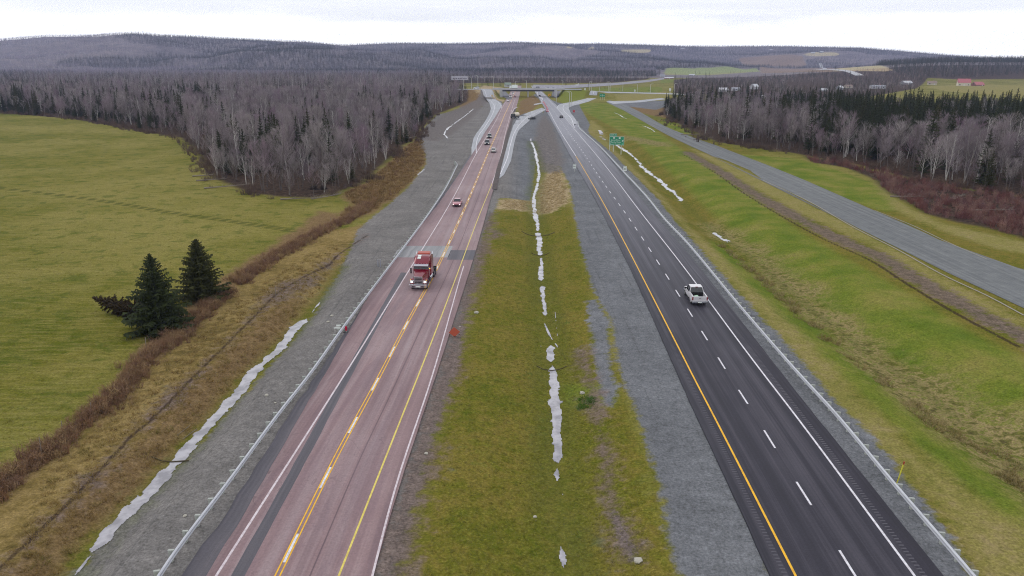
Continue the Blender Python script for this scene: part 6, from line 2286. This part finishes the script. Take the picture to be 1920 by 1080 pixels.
def make_car(name, col, kind='sedan', lit=False):
    p = paintm(name + '_paint', col)
    if kind == 'suv':
        L, Wd, belt, roof = 4.7, 1.88, 1.08, 1.72
        cab = (-2.2, 1.05, -2.0, 0.35)
    elif kind == 'hatch':
        L, Wd, belt, roof = 4.3, 1.78, 0.98, 1.5
        cab = (-2.0, 1.0, -1.6, 0.25)
    else:
        L, Wd, belt, roof = 4.7, 1.82, 0.95, 1.45
        cab = (-1.75, 1.05, -0.95, 0.2)
    W2, h = Wd / 2, L / 2
    e = empty('car', (0, 0, 0))
    MB().loft(body_loft([(-h, .86, .42, belt - .12), (-h + .12, .95, .26, belt), (-h * .55, 1, .2, belt + .02), (0, 1, .2, belt), (h * .45, 1, .2, belt - .02), (h * .75, .98, .22, belt - .1), (h - .14, .93, .26, belt - .2), (h, .84, .36, belt - .32)], W2)).build('body', p, e, smooth_=True)
    y0, y1, r0, r1 = cab
    bw, rw = W2 * .9, W2 * .72
    z0, z1 = belt - .03, roof
    B = [(-bw, y0, z0), (bw, y0, z0), (bw, y1, z0), (-bw, y1, z0)]
    R = [(-rw, r0, z1), (rw, r0, z1), (rw, r1, z1), (-rw, r1, z1)]
    MB().hexa(B + R).build('roof', p, e, 0.05, True)
    pane('windscreen', (B[3], B[2], R[2], R[3]), (0, 1, 1), GLASS, e, .07)
    pane('rear_window', (B[1], B[0], R[0], R[1]), (0, -1, 1), GLASS, e, .1)
    for s, (a, b, c, d) in ((1, (B[1], B[2], R[2], R[1])), (-1, (B[0], B[3], R[3], R[0]))):
        am, cm = Vector(a).lerp(Vector(b), .5), Vector(d).lerp(Vector(c), .5)
        pane('side_window', (a, am, cm, d), (s, 0, .2), GLASS, e, .1)
        pane('side_window', (am, b, c, cm), (s, 0, .2), GLASS, e, .1)
        for y in (-h * .62, h * .64):
            wheel(e, s * (W2 - .08), y, .33, .2)
        MB().box(*sorted((s * .56 * Wd / 1.8, s * .78 * Wd / 1.8)), h - .12, h + .0, belt - .46, belt - .32).build('headlight', LIT if lit else LAMPW, e)
        MB().box(*sorted((s * .6 * Wd / 1.8, s * .82 * Wd / 1.8)), -h - .01, -h + .12, belt - .32, belt - .16).build('tail_light', LAMPR, e)
        MB().box(*sorted((s * (bw + .02), s * (bw + .2))), y1 - .35, y1 - .2, belt - .02, belt + .12).build('mirror', p, e)
    MB().box(-.5, .5, h - .04, h + .015, .36, belt - .42).build('grille', PLAST, e)
    MB().box(-.82, .82, h - .1, h + .03, .24, .35).build('bumper', PLAST, e)
    MB().box(-.85, .85, -h - .03, -h + .1, .3, .46).build('bumper', PLAST, e)
    MB().box(-.26, .26, -h - .035, -h + .02, .5, .62).build('licence_plate', WSIGN, e)
    return e


def head(fn, Y, away):
    """rotation so that +y runs along the lane"""
    a = float(fn(np.array([Y + 6.0]))[0] - fn(np.array([Y - 6.0]))[0]) / 12
    r = -math.atan(a)
    return r if away else r + math.pi


CARS = [
    # px, row of the nearest tyre line, kind, colour, away?, lane line, label, z
    (856, 388, 'sedan', C(190, 130, 140), False, L_DY, 'pinkish-red car driving towards the camera behind the lorry', Z1, True),
    (913, 272, 'suv', C(96, 98, 104), False, L_DY, 'dark grey car with pale roof on the reddish carriageway, nearer of two', Z1, True),
    (917.3, 259.5, 'suv', C(110, 116, 116), False, L_DY, 'grey-green car following the dark grey one', Z1, True),
    (925, 286.5, 'hatch', C(232, 232, 228), True, L_DY, 'white car driving away right of the double yellow line', Z1, False),
    (952.5, 190.5, 'hatch', C(226, 222, 226), False, L_DY, 'white car on the reddish carriageway short of the bridge', Z1, True),
    (957, 182.5, 'suv', C(232, 230, 232), False, L_DY, 'white car in the left lane just before the bridge', Z1, True),
    (961.5, 176.5, 'suv', C(238, 238, 238), False, L_DY, 'white van-like car nearly under the bridge', Z1, True),
    (965, 182.5, 'hatch', C(160, 80, 92), True, L_DY, 'reddish car beside the white one before the bridge', Z1, False),
    (991.5, 224, 'sedan', C(30, 34, 38), False, L_DY, 'black car stopped on the median crossover', Z1, False),
    (1052.6, 221.5, 'sedan', C(26, 28, 34), True, R_WL, 'black car driving away on the dark carriageway', Z2 + .01, False),
    (1012, 181.5, 'sedan', C(24, 26, 32), True, R_WL, 'black car entering the shade of the bridge', Z2 + .01, False),
]
for px, py, kind, col, away, lane, lab, z, lit in CARS:
    x, y = W(px, py, z)
    e = make_car('car', col, kind, lit)
    rz = head(lane, y, away) if px != 991.5 else 2.2
    fx, fy = -math.sin(rz), math.cos(rz)
    s = 2.25 if away else -2.25
    e.location = (x + fx * s, y + fy * s, z)
    e.rotation_euler = (0, 0, rz)
    tag(e, lab, 'car')
for px, col, kind, lab, rz in [(1006.5, C(150, 150, 156), 'suv', 'grey car crossing the bridge over the right carriageway', math.pi / 2), (1028, C(232, 232, 236), 'sedan', 'white car at the right end of the bridge', -math.pi / 2), (1038, C(220, 220, 226), 'sedan', 'pale car on the road right of the bridge', -math.pi / 2), (893, C(236, 236, 240), 'suv', 'white van on the embankment road at left', math.pi / 2)]:
    y = OV_Y + (2.5 if rz > 0 else -2.0)
    x = W(px, 165, 6.7)[0] * y / W(px, 165, 6.7)[1]
    e = make_car('car', col, kind)
    e.location = (x, y, 6.73)
    e.rotation_euler = (0, 0, rz)
    if kind == 'suv':
        e.scale = (1.15, 1.15, 1.25)
    tag(e, lab, 'car')


# --- the red tractor unit
def make_lorry():
    e = empty('lorry', (0, 0, 0))
    red = paintm('wine_red_paint', C(122, 20, 42), 0.28, 0.2)
    red2 = paintm('orange_red_paint', C(176, 66, 44), 0.35)
    fr = mat('frame_black', C(34, 32, 36), 0.7)
    grey = mat('visor_grey', C(186, 184, 192), 0.35, 0.3)
    MB().box(-.55, -.35, -4.9, 3.4, .72, 1.02).box(.35, .55, -4.9, 3.4, .72, 1.02).box(-.35, .35, -4.8, -4.6, .74, 1.0).box(-.35, .35, -2.4, -2.2, .74, 1.0).build('frame', fr, e)
    MB().box(-.5, .5, -4.3, -2.7, 1.03, 1.12).tube([(0, -3.5, 1.12), (0, -3.5, 1.2)], .48, 20).build('fifth_wheel', fr, e)
    # hood
    st = [(1.35, 1.02, 1.05, 2.28), (2.4, .86, .95, 2.16), (3.3, .68, .9, 2.02), (3.78, .62, .9, 1.92)]
    rings = [[(-w, y, a), (-w, y, b - .3), (-w * .9, y, b - .06), (-w * .5, y, b), (w * .5, y, b), (w * .9, y, b - .06), (w, y, b - .3), (w, y, a)] for y, w, a, b in st]
    MB().loft(rings).build('hood', red, e, smooth_=True)
    g = MB().box(-.6, .6, 3.78, 3.88, .92, 1.9).build('grille', CHROME, e, .03)
    for k in range(4):
        MB().box(-.5, .5, 3.882, 3.9, 1.02 + k * .215, 1.14 + k * .215).build('slot', PLAST, g)
    # fenders
    for s in (-1, 1):
        r0, n = .66, 10
        pr = [(y_, z_) for y_, z_ in [(3.0 + r0 * math.cos(math.radians(a)), .62 + r0 * math.sin(math.radians(a))) for a in range(-10, 196, 20)]]
        m = MB()
        xa, xb = s * .6, s * 1.2
        outer = [(3.0 + (r0 + .16) * math.cos(math.radians(a)), .62 + (r0 + .14) * math.sin(math.radians(a))) for a in range(-10, 196, 20)]
        for i in range(len(pr) - 1):
            m.hexa([(xa, *pr[i]), (xb, *pr[i]), (xb, *pr[i + 1]), (xa, *pr[i + 1]), (xa, outer[i][0], outer[i][1] + .12), (xb, *outer[i]), (xb, *outer[i + 1]), (xa, outer[i + 1][0], outer[i + 1][1] + .12)])
        m.build('fender', red, e)
        MB().hexa([(s * .64, 3.6, .98), (s * 1.16, 3.6, .98), (s * 1.16, 3.84, .98), (s * .64, 3.84, .98), (s * .64, 3.55, 1.34), (s * 1.14, 3.5, 1.3), (s * 1.14, 3.78, 1.28), (s * .64, 3.82, 1.32)]).build('lamp_housing', CHROME, e)
        hl = MB().disc((s * .9, 3.87, 1.15), .13, (0, 1, 0), .08, 18).build('headlight', LIT, e)
        MB().box(*sorted((s * 1.06, s * 1.15)), 3.72, 3.8, 1.36, 1.44).build('marker_lamp', AMBER, e)
        # mirrors
        MB().tube([(s * 1.05, 1.35, 2.55), (s * 1.42, 1.5, 2.5)], .02, 6).tube([(s * 1.05, 1.3, 1.75), (s * 1.42, 1.5, 1.8)], .02, 6).build('mirror_bracket', CHROME, e)
        MB().box(*sorted((s * 1.3, s * 1.5)), 1.46, 1.56, 1.72, 2.52).build('mirror', fr if s > 0 else red, e, .02)
        # exhaust, tank, steps
        MB().tube([(s * 1.14, -2.15, 1.0), (s * 1.14, -2.15, 3.7), (s * 1.14, -2.35, 3.95)], .09, 12).build('exhaust', CHROME, e)
        MB().tube([(s * .98, -1.4, .72), (s * .98, .5, .72)], .32, 18).build('fuel_tank', CHROME, e)
        MB().box(*sorted((s * .7, s * 1.25)), .6, 1.1, .4, .48).box(*sorted((s * .7, s * 1.22)), .6, 1.1, .78, .84).build('step', CHROME, e)
        MB().box(*sorted((s * 1.0, s * 1.12)), -4.0, 1.35, 1.02, 1.1).build('side_rail', fr, e)
        for y in (-2.9, -4.25):
            wheel(e, s * .98, y, .52, .58)
        wheel(e, s * 1.02, 3.0, .5, .3)
        # quarter fender over the rear axle
        MB().box(*sorted((s * .68, s * 1.27)), -4.9, -4.84, .4, 1.1).build('mud_flap', fr, e)
    MB().hexa([(-1.22, 3.95, .38), (1.22, 3.95, .38), (1.16, 4.2, .42), (-1.16, 4.2, .42), (-1.22, 3.95, .86), (1.22, 3.95, .86), (1.18, 4.22, .84), (-1.18, 4.22, .84)]).build('bumper', CHROME, e, .03)
    MB().box(-.28, .28, 4.215, 4.24, .5, .68).build('licence_plate', WSIGN, e)
    MB().box(.45, .85, 4.213, 4.23, .5, .62).box(-.85, -.45, 4.213, 4.23, .5, .62).build('tow_slot', PLAST, e)
    # cab
    B = [(-1.08, -.1, 1.05), (1.08, -.1, 1.05), (1.08, 1.36, 1.05), (-1.08, 1.36, 1.05)]
    M_ = [(-1.08, -.1, 2.28), (1.08, -.1, 2.28), (1.08, 1.36, 2.28), (-1.08, 1.36, 2.28)]
    R = [(-1.0, -.1, 3.0), (1.0, -.1, 3.0), (1.0, 1.02, 3.0), (-1.0, 1.02, 3.0)]
    MB().loft([B, M_, R]).build('cab', red, e, .03)
    ws = (M_[3], M_[2], R[2], R[3])
    a_, b_ = Vector(M_[3]).lerp(Vector(M_[2]), .5), Vector(R[3]).lerp(Vector(R[2]), .5)
    pane('windscreen', (M_[3], a_, b_, R[3]), (0, 1, .4), GLASS, e, .07)
    pane('windscreen', (a_, M_[2], R[2], b_), (0, 1, .4), GLASS, e, .07)
    for s in (0, 1):
        q = (M_[1], M_[2], R[2], R[1]) if s else (M_[0], M_[3], R[3], R[0])
        d = (1, 0, 0) if s else (-1, 0, 0)
        dr = MB().box(*((1.085, 1.1) if s else (-1.1, -1.085)), .25, 1.2, 1.15, 2.25).build('door', red, e)
        pane('side_window', (Vector(q[0]).lerp(Vector(q[1]), .3), q[1], q[2], Vector(q[3]).lerp(Vector(q[2]), .3)), d, GLASS, e, .12)
    MB().hexa([(-1.02, 1.08, 2.86), (1.02, 1.08, 2.86), (1.02, 1.5, 2.74), (-1.02, 1.5, 2.74), (-1.02, .95, 3.02), (1.02, .95, 3.02), (1.0, 1.52, 2.8), (-1.0, 1.52, 2.8)]).build('sun_visor', grey, e)
    # sleeper and roof fairing
    sl = [(-2.0, 1.2, 1.05, 3.7), (-1.85, 1.22, 1.05, 3.85), (-.6, 1.22, 1.05, 3.88), (-.12, 1.2, 1.05, 3.8)]
    MB().loft([[(-w, y, a), (-w, y, b - .35), (-w * .9, y, b - .06), (-w * .55, y, b), (w * .55, y, b), (w * .9, y, b - .06), (w, y, b - .35), (w, y, a)] for y, w, a, b in sl]).build('sleeper', red, e, smooth_=True)
    fa = [(-.1, 1.16, 2.95, 3.8), (.35, 1.1, 2.95, 3.62), (.8, 1.02, 2.95, 3.28), (1.05, .95, 2.95, 3.08)]
    MB().loft([[(-w, y, a), (-w, y, a + (b - a) * .6), (-w * .85, y, b - .03), (-w * .5, y, b), (w * .5, y, b), (w * .85, y, b - .03), (w, y, a + (b - a) * .6), (w, y, a)] for y, w, a, b in fa]).build('roof_fairing', red, e, smooth_=True)
    MB().hexa([(-.95, -1.95, 3.86), (.95, -1.95, 3.86), (.9, -1.2, 3.88), (-.9, -1.2, 3.88), (-.85, -1.98, 4.12), (.85, -1.98, 4.12), (.86, -1.3, 4.02), (-.86, -1.3, 4.02)]).build('rear_deflector', red2, e, .03)
    MB().hexa([(.15, -.5, 3.86), (.62, -.5, 3.86), (.62, .45, 3.56), (.15, .45, 3.56), (.15, -.5, 3.915), (.62, -.5, 3.915), (.62, .45, 3.63), (.15, .45, 3.63)]).build('roof_hatch', WSIGN, e)
    for k in range(5):
        MB().box(-.8 + k * .4 - .05, -.8 + k * .4 + .05, .98, 1.06, 3.03, 3.09).build('marker_lamp', mat('pink_lamp', C(220, 140, 160), 0.4) if k == 0 else bpy.data.materials['pink_lamp'], e)
    MB().box(-1.5, -1.38, 1.28, 1.4, 2.3, 2.5).build('side_lamp', LAMPW, e)
    MB().disc((-1.3, 1.62, 1.98 + .5), .07, (0, 1, 0), .08, 12).build('side_lamp', AMBER, e)
    return e


lorry = make_lorry()
x, y = W(784, 545, Z1)
rz = head(L_DY, y, False)
fx, fy = -math.sin(rz), math.cos(rz)
lorry.location = (x - fx * 4.2, y - fy * 4.2, Z1)
lorry.rotation_euler = (0, 0, rz)
tag(lorry, 'wine-red long-nosed lorry tractor with chrome bumper and lit headlamps', 'lorry')


# --- the white pickup
def make_pickup():
    e = empty('pickup_truck', (0, 0, 0))
    wh = paintm('white_truck_paint', C(214, 212, 216), 0.3)
    st = [(-.75, 1, .45, 1.18), (0, 1, .42, 1.17), (1.1, 1, .42, 1.16), (1.9, 1, .45, 1.14), (2.6, .97, .5, 1.08), (2.9, .9, .55, .98)]
    MB().loft(body_loft(st, 1.0)).build('body', wh, e, smooth_=True)
    # bed: two sides, floor, bulkhead, tailgate
    for s in (-1, 1):
        prof = [(s * .82, .62), (s * 1.0, .55), (s * 1.03, .95), (s * .99, 1.22), (s * .95, 1.3), (s * .82, 1.3)]
        MB().loft([[(a, -2.85, z) for a, z in prof], [(a, -.76, z) for a, z in prof]]).build('bed_side', wh, e, smooth_=False)
        wheel(e, s * .87, -1.85, .4, .27)
        wheel(e, s * .87, 1.85, .4, .27)
        ar = MB()
        for i in range(8):
            a0, a1 = math.radians(i * 22.5), math.radians((i + 1) * 22.5)
            ar.hexa([(s * .99, -1.85 + .47 * math.cos(a0), .4 + .47 * math.sin(a0)), (s * 1.055, -1.85 + .47 * math.cos(a0), .4 + .47 * math.sin(a0)), (s * 1.055, -1.85 + .47 * math.cos(a1), .4 + .47 * math.sin(a1)), (s * .99, -1.85 + .47 * math.cos(a1), .4 + .47 * math.sin(a1)),
                     (s * .99, -1.85 + .56 * math.cos(a0), .4 + .56 * math.sin(a0)), (s * 1.04, -1.85 + .56 * math.cos(a0), .4 + .56 * math.sin(a0)), (s * 1.04, -1.85 + .56 * math.cos(a1), .4 + .56 * math.sin(a1)), (s * .99, -1.85 + .56 * math.cos(a1), .4 + .56 * math.sin(a1))])
        ar.build('wheel_arch', wh, e)
        MB().box(*sorted((s * .86, s * 1.0)), -2.93, -2.84, .82, 1.2).build('tail_light', LAMPR, e)
        MB().box(*sorted((s * 1.02, s * 1.26)), 1.0, 1.14, 1.18, 1.42).build('mirror', PLAST, e, .02)
        MB().box(*sorted((s * .86, s * 1.05)), -.6, 1.2, .36, .44).build('running_board', PLAST, e)
        MB().box(*sorted((s * .6, s * .9)), 2.84, 2.92, .74, .92).build('headlight', LAMPW, e)
    MB().box(-.819, .819, -2.8, -.76, .6, .68).box(-.819, .819, -.84, -.765, .68, 1.25).build('bed_liner', PLAST, e)
    tg = MB().box(-.85, .85, -2.9, -2.8, .66, 1.28).build('tailgate', wh, e, .02)
    MB().box(-.7, .7, -2.912, -2.902, .95, 1.02).build('crease', mat('tailgate_shade', C(176, 176, 180), 0.5), tg)
    MB().box(-.1, .1, -2.925, -2.902, 1.06, 1.12).build('handle', PLAST, tg)
    MB().box(-.98, .98, -3.05, -2.9, .45, .65).build('bumper', CHROME, e, .03)
    MB().box(-.25, .25, -3.065, -3.05, .5, .63).build('licence_plate', WSIGN, e)
    z0, z1 = 1.15, 1.9
    B = [(-.97, -.74, z0), (.97, -.74, z0), (.97, 1.5, z0), (-.97, 1.5, z0)]
    R = [(-.78, -.55, z1), (.78, -.55, z1), (.78, .78, z1), (-.78, .78, z1)]
    MB().hexa(B + R).build('cab_roof', wh, e, .06, True)
    pane('rear_window', (B[1], B[0], R[0], R[1]), (0, -1, .2), GLASS, e, .09)
    pane('windscreen', (B[3], B[2], R[2], R[3]), (0, 1, .5), GLASS, e, .06)
    for s, (a, b, c, d) in ((1, (B[1], B[2], R[2], R[1])), (-1, (B[0], B[3], R[3], R[0]))):
        am, cm = Vector(a).lerp(Vector(b), .48), Vector(d).lerp(Vector(c), .5)
        pane('side_window', (a, am, cm, d), (s, 0, .2), GLASS, e, .12)
        pane('side_window', (am, b, c, cm), (s, 0, .2), GLASS, e, .12)
    MB().box(-.16, .16, -.6, -.5, 1.86, 1.93).build('brake_light', LAMPR, e)
    MB().box(-.7, .7, 2.88, 2.95, .62, .96).build('grille', PLAST, e)
    MB().box(-.95, .95, 2.86, 3.0, .42, .6).build('bumper', CHROME, e, .03)
    return e


pk = make_pickup()
x, y = W(1311.5, 574, Z2)
rz = head(R_WL, y, True)
fx, fy = -math.sin(rz), math.cos(rz)
pk.location = (x + fx * 2.9, y + fy * 2.9, Z2)
pk.rotation_euler = (0, 0, rz)
tag(pk, 'white crew-cab pickup truck driving away on the dark carriageway', 'pickup truck')
bag = MB().loft([[(-.3, -.3, 0), (.3, -.3, 0), (.34, .3, 0), (-.28, .3, 0)], [(-.34, -.32, .28), (.34, -.3, .3), (.36, .32, .34), (-.3, .34, .3)], [(-.2, -.2, .5), (.22, -.18, .52), (.24, .2, .55), (-.18, .2, .5)]]).build('sack', mat('pale_green_sack', C(170, 200, 178), 0.7), None, .04)
px_, py_ = -.35, -2.2
bag.location = (pk.location.x + px_ * math.cos(rz) - py_ * math.sin(rz), pk.location.y + px_ * math.sin(rz) + py_ * math.cos(rz), Z2 + .69)
bag.rotation_euler = (0, 0, rz + .3)
tag(bag, 'pale green sack lying in the bed of the white pickup', 'sack')

# --- works lorry standing at the crossover
e = empty('works_lorry', (0, 0, 0))
cream = mat('cream_tank', C(226, 216, 198), 0.5)
MB().box(-.9, .9, -3, 2.6, .6, .85).build('frame', PLAST, e)
MB().loft([[(1.15 * math.cos(a) * .95, y_, 2.1 + .95 * math.sin(a)) for a in [k * math.pi / 8 for k in range(16)]] for y_ in (-3.1, .9)]).build('tank', cream, e, smooth_=True)
MB().hexa([(-1.05, 1.1, .8), (1.05, 1.1, .8), (1.05, 2.7, .8), (-1.05, 2.7, .8), (-1, 1.1, 2.5), (1, 1.1, 2.5), (1, 2.3, 2.5), (-1, 2.3, 2.5)]).build('cab', mat('cab_black', C(30, 30, 34), 0.4), e, .05)
pane('windscreen', ((-1.03, 2.5, 1.65), (1.03, 2.5, 1.65), (1, 2.32, 2.45), (-1, 2.32, 2.45)), (0, 1, .2), GLASS, e)
for s in (-1, 1):
    for y_ in (-2.3, 1.9):
        wheel(e, s * 1.0, y_, .5, .35)
x, y = W(972, 222.5)
e.location = (x - 2, y + 3.5, .08)
e.rotation_euler = (0, 0, math.pi - .6)
tag(e, 'works lorry with cream tank and black cab stopped beside the crossover', 'lorry')
# white lorry and trailer going over the bridge
e = empty('box_lorry', (0, 0, 0))
MB().box(-1.2, 1.2, -4, 1.4, 1.0, 3.6).build('cargo_box', WSIGN, e, .03)
MB().hexa([(-1.1, 1.6, .7), (1.1, 1.6, .7), (1.1, 3.4, .7), (-1.1, 3.4, .7), (-1.05, 1.6, 2.7), (1.05, 1.6, 2.7), (1.05, 3.0, 2.7), (-1.05, 3.0, 2.7)]).build('cab', WSIGN, e, .05)
pane('windscreen', ((-1.08, 3.2, 1.7), (1.08, 3.2, 1.7), (1.05, 3.02, 2.6), (-1.05, 3.02, 2.6)), (0, 1, .2), GLASS, e)
pane('side_window', ((1.08, 1.9, 1.7), (1.08, 3.0, 1.7), (1.06, 2.9, 2.5), (1.06, 1.9, 2.5)), (1, 0, 0), GLASS, e)
MB().box(-.9, .9, -4, 3.2, .6, .9).build('frame', PLAST, e)
for s in (-1, 1):
    for y_ in (-3, 2.5):
        wheel(e, s * 1.0, y_, .5, .35)
yv = OV_Y + 2.5
e.location = (W(962, 165, 6.7)[0] * yv / W(962, 165, 6.7)[1], yv, 6.73)
e.rotation_euler = (0, 0, math.pi / 2)
tag(e, 'white box lorry crossing the bridge above the reddish carriageway', 'lorry')

# ---------------------------------------------------------------- haze over the valley
hz = MB().box(-4600, 4600, -300, 5300, -4, 225)
o = hz.build('haze', mat('air'), None)
m = o.data.materials[0]
m.node_tree.nodes.clear()
n = NT(m.node_tree)
out = n.node('ShaderNodeOutputMaterial')
v = n.node('ShaderNodeVolumePrincipled')
v.inputs['Color'].default_value = (0.54, 0.63, 1.0, 1)
v.inputs['Density'].default_value = 0.00010
n.L.new(v.outputs[0], out.inputs['Volume'])
tag(o, kind='stuff')
